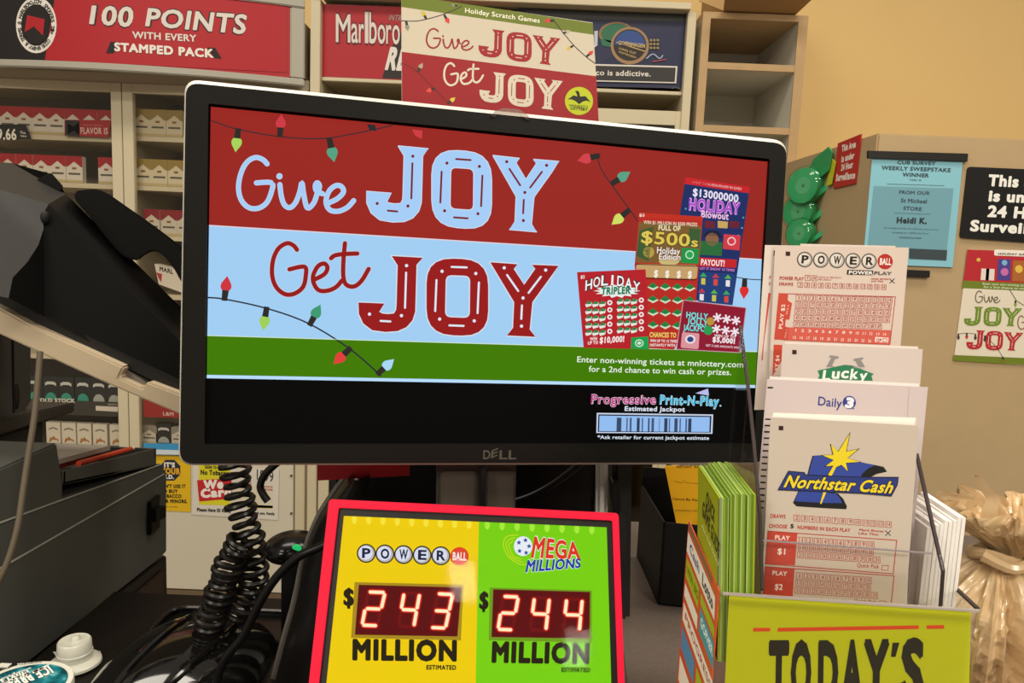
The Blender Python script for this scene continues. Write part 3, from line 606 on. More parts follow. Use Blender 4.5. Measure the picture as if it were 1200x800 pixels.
def pball(a):
    a.crop(870, 270, 5); a.P([(254, 123), (280, 124), (279, 149), (253, 148)], '#3a201c')
    balls(a, (365, 170), (836, 182), 46, '#4a4642', '#ddd6cd', ink, '#b02a24')
    a.z = 1; a.P([(614, 230), (766, 234), (764, 262), (611, 258)], '#2a2624'); a.z = 2; a.T('POWER', 622, 254, 762, 258, 18, '#ece6e0', .04); a.T('PLAY', 770, 258, 874, 261, 18, '#6b625e', .05)
    a.T('POWER PLAY', 217, 288, 358, 292, 19, rdk, .03); nums(a, 382, 276, 40, 2, 'YN', 15); a.T('ADDS $1 PER PLAY', 444, 278, 580, 281, 9, rdk); a.T('PER DRAW', 444, 291, 522, 294, 9, rdk)
    a.T('MARK BOXES', 754, 287, 856, 289, 9, rdk, .02); a.T('LIKE THIS:', 754, 301, 826, 303, 9, rdk, .02); a.S([(862, 282), (890, 308)], 4, ink, 0); a.S([(890, 282), (862, 308)], 4, ink, 0)
    a.T('DRAWS', 214, 320, 296, 323, 17, rdk, .03); nums(a, 338, 317, 40.8, 1.1, range(2, 15), 14)
    a.P([(213, 366), (266, 368), (240, 640), (186, 637)], '#c64a38'); a.P([(264, 408), (290, 425), (275, 520), (250, 520)], '#c64a38'); a.P([(250, 560), (272, 572), (264, 640), (240, 640)], '#c64a38')
    a.z = 3; a.Q('PLAY $2', (232, 575), (250, 432), (212, 575), '#f0dfd6', .02); a.Q('PICK 5', (264, 490), (274, 436), (254, 490), '#e8c8c0', 0); a.Q('PICK 1', (255, 628), (263, 582), (246, 628), '#e8c8c0', 0)
    a.z = 1; a.frame([(266, 370), (896, 388), (864, 668), (240, 640)], 4, rdk)
    for r in range(5):
        for q in range(14):
            if r == 4 and q == 13: continue
            x = 330 - r * 3.5 + q * (40.9 - r * .15); y = 395 + r * 38.5 + q * .9
            nums(a, x, y, 0, 0, [r * 14 + q + 1], 16, rdk, .03)
    a.P([(248, 566), (873, 584), (864, 666), (240, 640)], '#cf5e50'); a.z = 2
    for r in range(2):
        for q in range(14):
            if r == 1 and q > 11: continue
            x = 312 - r * 8 + q * 40; y = 584 + r * 42 + q * 1.8; a.T(str(r * 14 + q + 1), x - (3 if r + q == 0 else 9), y + 8, x + (3 if r + q == 0 else 9), y + 8.5, 16, '#eed8d0', .02)
    a.P([(778, 622), (856, 628), (852, 658), (775, 652)], '#ead9d0'); a.z = 3; a.T('QP', 784, 648, 814, 650, 16, rdk, .04); a.frame([(824, 632), (846, 634), (844, 654), (822, 652)], 3, rdk)
    a.z = 1; a.P([(184, 668), (238, 671), (232, 760), (176, 850)], '#c64a38'); a.z = 2; a.Q('PLAY $4', (206, 860), (218, 730), (184, 860), '#f0dfd6', .02)
def pback(a):
    a.crop(870, 270, 5); a.P([(184, 118), (190, 118), (187, 148), (182, 148)], ink); a.T('P', 156, 284, 168, 284, 17, rdk, .03); a.T('D', 154, 320, 166, 320, 17, rdk, .03); a.P([(152, 366), (166, 366), (128, 640), (118, 760), (112, 760)], '#c64a38')
PB = .078; gp = 'spare playslips in the tiers'
slip_obj('playslip', [(938, 285.5), (1049.5, 288), (1046, 420), (934, 420)], PB + .0032, 'slip whose edge rises just above the red-grid slip of the top tier', None)
slip_obj('playslip', [(896.5, 287), (1030, 289), (1012, 480), (884, 480)], PB + .002, 'playslip peeking out left of the red-grid slip in the top tier', None, fn=pback)
slip_obj('playslip', [(908.5, 287.5), (1065, 290), (1049, 480), (899, 480)], PB, 'top-tier playslip with lettered ball logo and a red number grid', None, '#d6c5ba', fn=pball)
def lucky(a):
    a.crop(870, 270, 5); a.P([(292, 699), (318, 700), (317, 725), (291, 724)], '#3a201c')
    a.P([(515, 730), (566, 738), (560, 752), (545, 750), (525, 790), (540, 800), (490, 800), (520, 746), (505, 742)], '#8d8a88'); a.P([(652, 752), (708, 742), (706, 756), (692, 756), (720, 800), (680, 800), (662, 764), (650, 764)], '#8d8a88')
    a.crop(870, 430, 5); a.z = 1; a.P([(440, 20), (600, -14), (640, -10), (770, 40), (755, 52), (764, 80), (440, 70), (452, 50)], '#2d7d55'); a.P([(600, -14), (660, -8), (720, 8), (660, 6)], '#b9b5b2'); a.z = 2
    for i, ch in enumerate('Lucky'): a.T(ch, 466 + i * 54, 62 + (i - 2)**2 * 3 + (0 if i < 3 else 6), 512 + i * 54, 62 + (i - 2)**2 * 3, 54 if i == 0 else 58, '#eef0ea', .035, lean=.15)
LK = .064
slip_obj('playslip', [(920, 400.5), (1076, 406), (1074, 470), (916, 470)], LK + .0018, 'slip just behind the green ribbon playslip, edge showing above it', None, '#e8ddd5')
slip_obj('playslip', [(917, 402.5), (1081.5, 409), (1076, 480), (913, 480)], LK, 'playslip with a green ribbon and horseshoe logo in the second tier', None, '#d2c5be', fn=lucky)
def daily(a):
    a.crop(870, 430, 5)
    for i in range(16):
        y = 268 + i * 37 if i else 120
        x = 148 - (y - 120) * .078; a.P([(x, y - 5), (x + 32, y - 4), (x + 31, y + 5), (x - 1, y + 4)], ink)
    a.T('Daily', 442, 222, 580, 238, 50, '#343d8c', .012); a.D(626, 207, 39, '#343d8c'); a.z = 1; a.T('3', 598, 232, 648, 238, 52, '#eceaf2', .07, lean=.2); a.D(650, 243, 4, '#343d8c')
    a.S([(976, 120), (966, 300)], 2, '#c4b8b4', 0)
DY = .045
slip_obj('playslip', [(902, 441), (1077, 449.5), (1072, 520), (898, 520)], DY + .002, 'slip just behind the blue-logo playslip, edge showing above it', None, '#efe6e0')
slip_obj('playslip', [(899, 444), (1087.5, 453.5), (1062, 712), (877, 700)], DY, 'wide playslip with a small blue number 3 logo and black edge marks', None, '#cfc1c0', fn=daily)
def north(a):
    a.crop(870, 430, 5); a.P([(213, 344), (240, 345), (239, 370), (212, 369)], '#3a1518'); nb, bk2 = '#35489c', '#1d1d1f'
    up = [(415, 515), (470, 511), (560, 530), (690, 552), (780, 570), (826, 580), (846, 608), (785, 622), (748, 640), (700, 660), (380, 640), (402, 555)]
    a.P([(x + (1 if x > 600 else -4), y + 4) for x, y in up], bk2); a.z = 1; a.P([(418, 518), (470, 515), (560, 534), (690, 556), (778, 575), (740, 590), (700, 625), (690, 655), (384, 636), (405, 557)], nb)
    a.z = 0; a.P([(338, 700), (560, 740), (590, 770), (612, 815), (608, 832), (478, 826), (318, 815), (296, 795)], bk2); a.z = 1; a.P([(340, 705), (548, 742), (570, 765), (585, 796), (480, 795), (305, 785)], nb)
    a.z = 2; st = [(632, 378), (610, 492), (688, 476), (618, 532), (700, 556), (608, 562), (622, 616), (580, 574), (545, 590), (516, 645), (492, 640), (528, 580), (476, 584), (530, 545), (458, 515), (528, 512), (512, 446), (560, 492)]
    a.P(st, bk2); a.z = 3; cx, cy = 575, 532; a.P([(cx + (x - cx) * .9, cy + (y - cy) * .92) for x, y in st], '#e6cf2a'); a.P([(476, 722), (494, 724), (462, 800), (454, 800)], '#e6cf2a')
    a.z = 4; a.P([(268, 606), (362, 614), (372, 628), (640, 640), (915, 642), (908, 690), (872, 757), (700, 742), (440, 730), (205, 720)], '#1f2030'); a.z = 5; a.P([(272, 612), (358, 619), (370, 633), (640, 645), (908, 648), (902, 688), (868, 751), (700, 736), (440, 724), (214, 714)], '#2c3a80')
    a.z = 6; a.Q('Northstar Cash', (240, 700), (868, 736), (272, 634), '#16161c', .075, (898, 672)); a.z = 7; a.Q('Northstar Cash', (240, 700), (868, 736), (272, 634), '#e8cf2c', .03, (898, 672))
    a.z = 0; a.crop(870, 580, 5)
    a.T('DRAWS', 163, 132, 252, 136, 22, rdk, .03); nums(a, 318, 132, 44.8, 3.2, range(2, 15), 17, rdk, .07)
    a.T('CHOOSE', 154, 189, 262, 194, 20, rdk, .04); a.T('5', 280, 192, 300, 193, 22, ink, .05); a.T('NUMBERS IN EACH PLAY', 322, 197, 632, 216, 20, rdk, .035)
    a.T('Mark Boxes', 684, 208, 826, 217, 12, rdk, .03); a.T('Like This:', 680, 228, 800, 236, 12, rdk, .03); a.S([(838, 208), (868, 236)], 4, ink, 0); a.S([(868, 208), (838, 236)], 4, ink, 0)
    for y, cap_ in ((0, '$1'), (208, '$2')):
        dx = y * .075; rw = .0755
        a.P([(150 - dx, 210 + y), (322 - dx, 222 + y), (308 - dx, 410 + y), (134 - dx, 402 + y)], '#c2463a'); a.frame([(150 - dx, 210 + y), (904 - dx, 264 + y), (884 - dx, 460 + y), (134 - dx, 402 + y)], 5, rdk); a.z = 1
        a.T('PLAY', 190 - dx, 258 + y, 276 - dx, 264 + y, 24, '#efdcd4', .03); a.T(cap_, 204 - dx, 343 + y, 250 - dx, 346 + y, 32, '#efdcd4', .03); a.z = 0
        for r in range(3): nums(a, 350 - dx - r * 5, 262 + y + r * 43, 44.8, 3, [r * 10 + i + 1 for i in range(11 if r == 2 else 10)], 18, rdk, .07)
        a.T('Quick Pick', 670 - dx, 420 + y, 800 - dx, 429 + y, 22, rdk, .01); a.frame([(820 - dx, 410 + y), (856 - dx, 412 + y), (852 - dx, 440 + y), (816 - dx, 437 + y)], 3, rdk)
NS = .022
for i in range(5, 0, -1):
    slip_obj('playslip', [(905 + i * .3, 488 - i * .9), (1071 + i * .5, 497 - i * 1.5), (1060, 760), (888, 745)], NS + i * .0011, f'blank slip edge, {ORD[i - 1]} behind the yellow star playslip', 'slips stacked behind the star playslip', '#efe7de')
nsl = rr((903, 488.5), (1076.5, 498.5), (1059, 745), (890, 745), 5)
m = MB(); pl = HP.off(-NS); m.ext([pl.at(*p) for p in nsl], -HP.n * .0002, mat('#c6b9ab', .6, spec=.2)); o = tag(m.build('playslip'), 'frontmost playslip with a yellow star over a blue shape and red grids', 'playslip')
a = Art(pl); north(a); a.build('form_print', o)
# white slips standing edge-on in the right bay
e0, e1 = HP.off(-.012).at(1086, 612), HP.off(-.012).at(1130, 607)
k = 9
for i in range(k):
    f = i / (k - 1); x = 1089 + 41 * f; top = 618 - 11 * f - (3 if i % 3 == 1 else 0)
    A = HP.off(-.034).at(x - 2.2, top); B = HP.off(-.034).at(x + 2.0, top); bk_ = -HP.n * .045
    m = MB(); m.ext([A, B, V((B.x, B.y, LEDGE + .004)), V((A.x, A.y, LEDGE + .004))], bk_, mat('#ece7e2', .6, spec=.2)); tag(m.build('playslip_pad'), f'{ORD[i]} white playslip pad from the left, standing edge-on in the right bay', 'playslip', 'white pads in the right bay')
# green game guides in the left bay
k = 17; GF = -.003; zg = HP.off(GF).at(845, 775).z
for i in range(k):
    f = i / k; x = 843 + 43 * f; gap = 2.6 if i in (4, 12) else .5; w_ = 43 / k - gap * .5
    top = 584 - 3.0 * (i > 4) - 2 * f + random.uniform(-1.5, 1.5)
    A = HP.off(GF).at(x, top); B = HP.off(GF).at(x + w_, top + .3); d = -HP.n * .062
    dn = (-HP.v + HP.u * .062).normalized(); lg = (A.z - zg) / -dn.z
    m = MB(); m.ext([A, B, B + dn * lg, A + dn * lg], d, mat(('#93a31c', '#5f7d20', '#9db35c', '#7f9a30')[0 if i in (0, 16) else 1 + i % 3], .5))
    o = tag(m.build('game_guide'), 'yellow-green game guide booklet whose cover faces left' if i == 0 else f'{ORD[i]} green booklet from the left in the left bay of the slip holder', 'booklet', 'game guides in the left bay')
    if i == 0:
        m = MB(); m.ext([A + HP.v * .0002, B + HP.v * .0002, B + dn * .06, A + dn * .06], HP.n * .0004, mat('#7d8a6a', .5)); m.build('spine', o)
        gl = Pl(A, -d.normalized(), -dn)
        def guide(a):
            a.base = 3e-4; a.crop(720, 500, 4); a.loc([(-.0615, -.0008), (-.0008, -.0008), (-.0008, -lg + .001), (-.0615, -lg + .001)], '#9a9f17'); a.z = 1
            a.Q('QUICK', (428, 365), (472, 455), (436, 300), '#26280f', .05, (475, 395)); a.Q('GAME GUIDE', (413, 405), (492, 612), (418, 345), '#26280f', .05, (496, 550))
            a.Q('ALL THE FACTS', (412, 465), (490, 655), (413, 450), '#dfe0b0', .03, (491, 640))
        aa = Art(gl); guide(aa); aa.build('cover', o)
# colourful side card on the holder's left
cf = HP.off(.001).at(842, 691); cbk = cf - HP.n * .085 - HP.u * .002
c = thing('side_card', V((cf.x, cf.y, LEDGE)), 'orange, white and green striped card on the left side of the slip holder', 'card')
SP = Pl(cf, (cf - cbk), (0, 0, 1))
m = MB(); m.ext([SP.at(807, 610), SP.at(842, 691), SP.w(*SP.hit(842, 691)[:1], LEDGE + .004 - cf.z), SP.w(SP.hit(807, 610)[0], LEDGE + .004 - cf.z)], SP.n * -.0008, mat('#c9512f', .4)); m.build('card', c)
def side(a):
    a.crop(700, 540, 3.28); O = '#d4492c'; wht = '#e4dcd4'
    B = lambda u, v: bil((352, 235), (464, 500), (452, 880), (330, 540), u, v)
    R4 = lambda u0, v0, u1, v1, m, k=0: a.P([B(u0, v0), B(u1, v0 + k), B(u1, v1 + k), B(u0, v1)], m)
    R4(.0, .0, .8, .07, '#7a6148'); R4(.0, .12, .92, .36, wht); R4(.02, .42, .42, .66, '#9fae2a'); R4(.48, .42, .93, .54, '#9fae2a'); R4(.48, .58, .93, .86, '#3f94a8'); R4(.02, .74, .42, .9, wht); R4(.02, .98, .93, 1.2, wht); R4(.02, 1.28, .4, 1.55, '#4a86b8'); R4(.46, 1.28, .93, 1.6, '#9fae2a'); R4(.02, 1.65, .93, 1.95, wht)
    a.z = 1
    def W(t, u0, u1, v, h, m, b=.03): a.Q(t, B(u0, v), B(u1, v), B(u0, v - h), m, b, B(u1, v - h))
    W('Cash', .08, .4, .28, .1, '#3b3f8c'); W('Lotto', .5, .86, .3, .12, '#3b3b44', .05); W('WIN BIG', .05, .4, .58, .09, '#5d6a14'); W('GOPHER', .52, .9, .75, .1, '#e4eef0'); W('PROGRESS', .08, .88, 1.12, .08, '#aa3333', .02)
apart('face_print', SP, c, side)

# ------------------------------------------------------------------ black envelope box
b0, b1, b2 = atZ(771, 709, LEDGE), atZ(746, 652, LEDGE), atZ(808, 713, LEDGE)
f = (b2 - b0).normalized(); w_ = .075; bb = b0 + f * w_; bd = b1 - b0
def topz(p, y, x): q = atY(x, y, p.y); return q.z
z1 = topz(b0, 611, 777)
t = thing('slip_box', (b0 + bb + bd) / 2 * 1.0, 'open black card box between the monitor and the slip holder', 'box')
bkm = mat('#0f0e0d', .55, noise=.15, nscale=120, spec=.2); H = V((0, 0, z1 - LEDGE - .001)); up0 = V((0, 0, .001))
w1 = f * .0025; w2 = bd.normalized() * .0025
for nm, A, U_, Wd in (('side', b0, bd, w1), ('side', bb - w1, bd, w1), ('front', b0, bb - b0, w2), ('back', b0 + bd - w2, bb - b0, w2)):
    m = MB(); hh = H * (1.0 if nm != 'back' else 1.25); m.ext([A + up0, A + U_ + up0, A + U_ + hh, A + hh], Wd, bkm); m.build(nm + '_panel', t)
m = MB(); m.ext([b0 + up0, bb + up0, bb + bd + up0, b0 + bd + up0], (0, 0, .002), bkm); m.build('bottom', t)
OP = Pl(b0 + bd * .5 + f * .01, f, (0, 0, 1))
q = [(779, 546), (832, 546), (832, 640), (798, 640)]
m = MB(); m.ext([OP.at(*p) for p in q], -OP.n * .0015, mat('#ffbe20', .55)); o = tag(m.build('claim_envelope'), 'bright orange envelope standing in the black card box', 'envelope')
def env(a):
    a.crop(720, 500, 4); k = '#7a4a10'
    a.T('INSTANT GAME', 290, 192, 420, 192, 10, k, .04); a.S([(280, 255), (320, 262), (328, 250), (335, 262), (420, 268)], 2, k, 0); a.T('Cannot Be Altered', 272, 342, 420, 350, 12, k, .02); a.T('WINNING TICKET', 285, 395, 420, 398, 7, k, .01)
aa = Art(OP); env(aa); aa.build('face_print', o)
m = MB(); m.ext([OP.w(x, y, -.004) for x, y in [(-.004, -.09), (.045, -.09), (.045, .0), (-.004, .0)]], -OP.n * .006, mat('#3b2016', .6)); 

# ------------------------------------------------------------------ knotted plastic bag
bc = atY(1172, 640, .62); bz = LEDGE
t = thing('plastic_bag', V((bc.x, bc.y, bz)), 'knotted tan plastic bag standing on the counter right of the slip holder', 'bag')
def bagm():
    k = mat('#cdb085', .22, noise=.14, nscale=30, spec=.6, bump=.0); nt = k.node_tree; b = nt.nodes['Principled BSDF']; b.inputs['Transmission Weight'].default_value = .0; b.inputs['Subsurface Weight'].default_value = .15; b.inputs['Subsurface Radius'].default_value = (.01, .008, .005); return k
bm_ = bagm()
from mathutils import noise as NZ
def pleat(prof, name, seed, amp, seg=168, lean=0, sharp=9, open_=True):
    m = MB(); vs = []; fs = []; n = len(prof)
    for i, (r, h) in enumerate(prof):
        for k in range(seg):
            a = 2 * math.pi * k / seg; q = V((math.cos(a) * 1.6, math.sin(a) * 1.6, h * 9 + seed))
            ridge = 1 - abs(NZ.noise(V((math.cos(a) * sharp * .5, math.sin(a) * sharp * .5, h * 5 + seed)))) * 2
            rr_ = r * (1 + amp * (ridge - .5) + amp * .8 * NZ.noise(q * 1.3) + amp * .5 * NZ.noise(q * 4) + amp * .3 * (1 - 2 * abs(NZ.noise(q * 7))))
            vs.append(V((bc.x + rr_ * math.cos(a) + lean * h, bc.y + rr_ * math.sin(a) * .8, bz + h + .006 * NZ.noise(q * 2) * (1 if i else 0))))
    for i in range(n - 1): fs += [[i * seg + k, i * seg + (k + 1) % seg, (i + 1) * seg + (k + 1) % seg, (i + 1) * seg + k] for k in range(seg)]
    m.add(vs, fs, bm_, False); return m.build(name, t)
hk = atY(1160, 648, .62).z - bz
def itp(pts, n):
    return [(q.x, q.y) for q in catmull([(a, b, 0) for a, b in pts], n)]
pleat(itp([(.055, 0), (.068, hk * .3), (.07, hk * .5), (.058, hk * .72), (.036, hk * .88), (.016, hk * .97), (.013, hk)], 7), 'body', 3, .3)
pleat(itp([(.013, hk), (.018, hk + .006), (.036, hk + .02), (.05, hk + .033), (.052, hk + .042)], 6), 'gathered_top', 11, .5, lean=.1)
m = MB(); kc = V((bc.x - .002, bc.y, bz + hk))
m.tube([kc + V((.02 * math.cos(a), .017 * math.sin(a), .003 * math.sin(2 * a))) for a in [2 * math.pi * i / 20 for i in range(21)]], .005, bm_, 8)
m.tube(catmull([kc + V((-.02, -.012, .003)), kc + V((-.002, -.024, -.003)), kc + V((.022, -.018, .002)), kc + V((.045, -.012, .004))], 5), .006, bm_, 8, rf=lambda s: 1 - .4 * s); m.build('knot', t)
m = MB(); pth = catmull([atY(1160, 622, .60), atY(1158, 600, .60), atY(1162, 585, .60), atY(1152, 572, .60), atY(1143, 558, .60)], 5); vs = []
for i, p in enumerate(pth):
    w_ = .006 * (1 - .75 * i / len(pth)) + .001; vs += [p + V((-w_, 0, 0)), p + V((w_, -.003, .001)), p + V((w_ * .3, .004, 0))]
m.add(vs, [[3 * i + a, 3 * i + b, 3 * i + 3 + b, 3 * i + 3 + a] for i in range(len(pth) - 1) for a, b in ((0, 1), (1, 2), (2, 0))], bm_, True); m.build('handle', t)
m = MB(); c = atY(1132, 612, .66); m.ellipsoid(c, (.03, 0, 0), (0, .02, 0), (-.006, 0, .016), mat('#c98a7c', .4)); 
tag(m.build('wrapped_parcel'), 'pinkish wrapped parcel showing behind the bag knot', 'parcel') if False else None
# ------------------------------------------------------------------ notices on the partition
PP = Pl((.837, 1.79, 1), (1, 0, 0), (0, 0, 1))
def sheet(pl, q, c, th, o=0): return [pl.at(*p) + pl.n * o for p in q], pl.n * th
def panel_thing(name, pl, q, col, th, label, cat, fn, o=.001, bevel=0, step=3e-4, rough=.5, group=None):
    m = MB(); A, d = sheet(pl, q, col, th, o); m.ext(A, d, mat(col, rough) if isinstance(col, str) else col); ob_ = tag(m.build(name, bevel=bevel), label, cat, group)
    if fn:
        a = Art(pl.off(o + th), step=step); a.base = 2e-4; fn(a); a.build('face_print', ob_)
    return ob_
t = thing('hanging_notice', PP.at(1062, 312), 'light blue sweepstake winner notice held between black rails', 'notice')
m = MB(); A, d = sheet(PP, [(1021, 184), (1127, 187), (1115, 313), (1010, 309)], 0, .001, .004); m.ext(A, d, '#86c0cf'); m.build('paper', t)
for q in ([(1015, 177), (1132, 180.5), (1131, 190), (1015, 186)], [(1040, 315), (1087.5, 317), (1087, 325), (1040, 323)]):
    m = MB(); A, d = sheet(PP, q, 0, .008, .002); m.ext(A, d, mat('#1d1a17', .4)); m.build('rail', t, .001)
def notice(a):
    a.base = 1.6e-3; a.crop(900, 150, 4); k = '#3a4a52'
    a.T('CUB SURVEY', 604, 168, 784, 174, 15, k, .03); a.T('WEEKLY SWEEPSTAKE', 530, 194, 854, 206, 17, k, .03); a.T('WINNER', 628, 226, 752, 231, 17, k, .03); a.T('WEEK 48', 660, 246, 716, 248, 7, k)
    a.S([(556, 262), (824, 270)], 2, k, 0); a.P([(495, 272), (868, 283), (836, 572), (466, 560)], '#6f9fae'); a.z = 1
    for x, s_, X, y, h in ((612, 'FROM OUR', 756, 308, 15), (620, 'St Michael', 742, 348, 18), (632, 'STORE', 718, 383, 16)): a.T(s_, x, y, X, y + 5, h, k, .03)
    a.S([(590, 398), (760, 404)], 1.5, k, 0); a.T('Heidi K.', 600, 444, 742, 448, 25, '#2c363c', .06); a.T('You are being rewarded with a $25 prize, to use on your', 540, 470, 796, 480, 7, k); a.T('shopping for a $200 Cub Card', 582, 492, 748, 498, 7, k); a.T('CONGRATULATIONS!', 612, 516, 716, 520, 7, k, .02)
    a.P([(660, 564), (838, 572), (834, 620), (660, 612)], '#3a464b')
apart('notice_text', PP.off(.004), t, notice, step=3e-4)
def surv(a):
    a.crop(900, 150, 4); w = '#eceae2'
    a.T('This area', 1030, 268, 1345, 284, 48, w, .05); a.T('is under', 1032, 340, 1330, 354, 47, w, .05); a.T('24 Hour', 1027, 413, 1345, 428, 48, w, .05); a.T('Surveillance', 945, 480, 1420, 504, 47, w, .05)
panel_thing('surveillance_sign', PP, rr((1133, 195.5), (1262, 201), (1254, 288), (1123.5, 278.5), 4), '#0f0e0d', .004, 'black sign with white words on 24 hour surveillance', 'sign', surv)
def poster(a):
    a.crop(1100, 170, 2.963); gr, rd = '#6c8a24', '#b5262e'
    a.P([(100, 362), (460, 376), (452, 486), (86, 470)], rd); a.P([(86, 470), (452, 486), (450, 512), (82, 496)], '#6d7d22'); a.P([(52, 728), (440, 745), (438, 772), (50, 748)], '#6d7d22'); a.z = 1
    a.RR((193, 362), (330, 367), (329, 388), (192, 383), 6, '#eee6dc'); a.P([(148, 428), (194, 430), (192, 470), (145, 468)], '#e2d6cc'); a.P([(165, 428), (176, 428), (173, 470), (162, 469)], rd); a.P([(206, 395), (250, 397), (248, 470), (202, 468)], '#4a3f8c'); a.P([(258, 400), (300, 402), (298, 474), (254, 472)], '#a8642c'); a.D(138, 398, 7, '#d8b84c', n=8); a.z = 2
    a.D(228, 440, 14, '#c86aa8', n=10); a.D(228, 408, 10, '#7fb0d8', n=8); a.D(278, 430, 14, '#e0b84a', n=10); a.T('HOLIDAY GAMES', 205, 380, 325, 384, 7, '#3a3030', .03); a.T('Enter your non-winning tickets at', 152, 484, 330, 492, 7, '#dde2c0', .02); a.T('for a 2nd chance to win cash', 155, 495, 330, 503, 7, '#dde2c0', .02)
    script(a, GIVE, [(126, 505), (214, 510), (214, 553), (126, 550)], 3.2, '#6a5f4a'); script(a, GET, [(272, 590), (350, 596), (350, 645), (272, 640)], 3.2, '#8c4a42')
    joy(a, [(90, 560), (290, 563), (285, 628), (87, 626)], gr, '#e6dcc8'); joy(a, [(98, 641), (294, 648), (288, 714), (95, 708)], rd, '#e6dcc8')
    a.S([(66, 655), (98, 652), (128, 655)], 1.5, '#4a4038', 0); a.S([(245, 500), (270, 540), (310, 565)], 2, '#4a4038', 0); a.S([(160, 660), (200, 700), (228, 745)], 1.5, '#4a4038', 0)
    for x, y, c in ((68, 655, '#3f3a35'), (97, 652, '#b5262e'), (127, 656, '#3f3a35'), (266, 540, '#8a9a3a'), (160, 662, '#4a4038'), (222, 735, '#8a6a2a')): bulb(a, x, y, 90, .25, c)
panel_thing('lottery_poster', PP, [(1134, 292), (1256, 298), (1247, 431), (1117, 422)], '#e0d6c2', .002, 'Give JOY Get JOY poster below the black surveillance sign', 'poster', poster)
SPt = Pl((.837, 1.79, 1), (0, -1, 0), (0, 0, 1))
def redsign(a):
    a.crop(900, 150, 4); w = '#efe2da'
    a.Q('This Area', (345, 110), (412, 88), (347, 82), w, .06); a.Q('is under', (344, 160), (404, 140), (346, 132), w, .06); a.Q('24 Hour', (342, 200), (398, 184), (344, 172), w, .06); a.Q('Surveillance', (318, 248), (408, 234), (320, 218), w, .06)
panel_thing('warning_sign', SPt, [(983.5, 168), (1011, 157), (1004, 215), (978, 221)], '#b52a26', .003, 'small red sign with white words on the side of the tan partition', 'sign', redsign)
# hanging strip of green tape dispensers
c0_ = atX(966, 172, .83)
t = thing('tape_pack', SPt.at(948, 285), 'clear hanging pack of three green tape dispensers beside the monitor', 'tape pack')
m = MB(); hq = [(972, 172), (976, 178), (972, 200), (962, 208), (944, 206), (955, 186)]
m.ext([SPt.at(*p, .012) for p in hq], SPt.n * .003, mat('#2f9a5c', .35)); m.build('header_card', t)
m = MB(); m.ext([SPt.at(*p, .006) for p in [(976, 186), (980, 190), (975, 216), (969, 218)]], SPt.n * .003, mat('#c3c82c', .4)); m.build('price_label', t)
gm_ = mat('#3fae72', .3); gc = clear('#eef6f0', .04, 'bl')
for x, y, r in ((944, 218, 21), (938, 248, 20), (939, 274, 17)):
    c = atX(x, y, .80); k = c.y / F; u = V((.55, -.835, 0)); v = V((0, 0, 1)); w_ = V((-.835, -.55, 0))
    R_ = r * k * .95
    m = MB(); m.lathe(c, [(R_ * .45, -.012), (R_, -.014), (R_ * 1.02, 0), (R_, .014), (R_ * .45, .012)], gm_, 24, u, v, w_); m.lathe(c, [(.1 * R_, .012), (R_ * .5, .013), (R_ * .5, -.012), (.1 * R_, -.012)], mat('#5fb583', .3), 16, u, v, w_); d1 = m.build('tape_dispenser', t)
    m = MB(); p1 = c + u * R_ * .2 - v * R_; m.ext([p1, p1 + u * R_ * 1.5 + v * R_ * .9, p1 + u * R_ * 1.5 + v * R_ * 1.3, p1 + v * R_ * .3], -w_ * .02, gm_); m.build('cutter', d1)
    m = MB(); m.ellipsoid(c + w_ * .004, u * R_ * 1.22, v * R_ * 1.2, w_ * .022, gc, 20, 10); m.build('blister', d1)

# ------------------------------------------------------------------ wall fixture with cigarette packs
Y0 = 2.5
def at0(x, y, dy=0): return atY(x, y, Y0 + dy)
cream = mat('#c9bd9f', .5, noise=.04, nscale=8); creamd = mat('#a99c80', .55)
zbot = at0(250, 692)[2]
def xz(x, y, dy=0): p = at0(x, y, dy); return p.x, p.z
XL = -2.1; XM = at0(362, 120)[0]; XR = at0(814, 120)[0]
ZT = at0(146, 93)[2]
cab = thing('tobacco_cabinet', ((XL + XM) / 2, Y0 + .2, zbot), 'cream wall cabinet with glass doors full of cigarette packs, under the red header', 'cabinet')
m = MB(); m.box((XL, Y0 + .36, zbot), (XM, Y0 + .38, ZT + .03), mat('#8c8373', .6)); m.build('back_panel', cab)
ZL = at0(150, 531)[2]
m = MB(); m.box((XL, Y0 + .01, zbot), (XM - .01, Y0 + .36, ZL), cream); m.build('lower_body', cab)
m = MB(); m.box((XL, Y0, ZT - .012), (XM, Y0 + .37, ZT + .02), cream); m.build('top_panel', cab)
for i, (xa, xb) in enumerate(((XL, XL + .02), (XM - .02, XM))):
    m = MB(); m.box((xa, Y0 + .005, zbot), (xb, Y0 + .37, ZT), cream); m.build('side_panel', cab)
xd = at0(146.5, 200)[0]; xp = at0(156, 505)[0]
m = MB(); m.box((xd - .006, Y0 + .025, ZL), (xd + .006, Y0 + .36, ZT), creamd); m.build('divider', cab)
shz = {}
for side, ys in (('l', (158, 213, 327, 415, 470, 519)), ('r', (160, 218, 276, 345, 426, 520))):
    for y in ys:
        x = 60 if side == 'l' else 185; z = at0(x, y, .03)[2]; shz[(side, y)] = z
        xa, xb = (XL + .02, xd - .006) if side == 'l' else (xd + .006, XM - .02)
        m = MB(); m.box((xa, Y0 + .03, z - .016), (xb, Y0 + .36, z), cream if y < 460 else mat('#4d483f', .5)); m.build('shelf', cab)
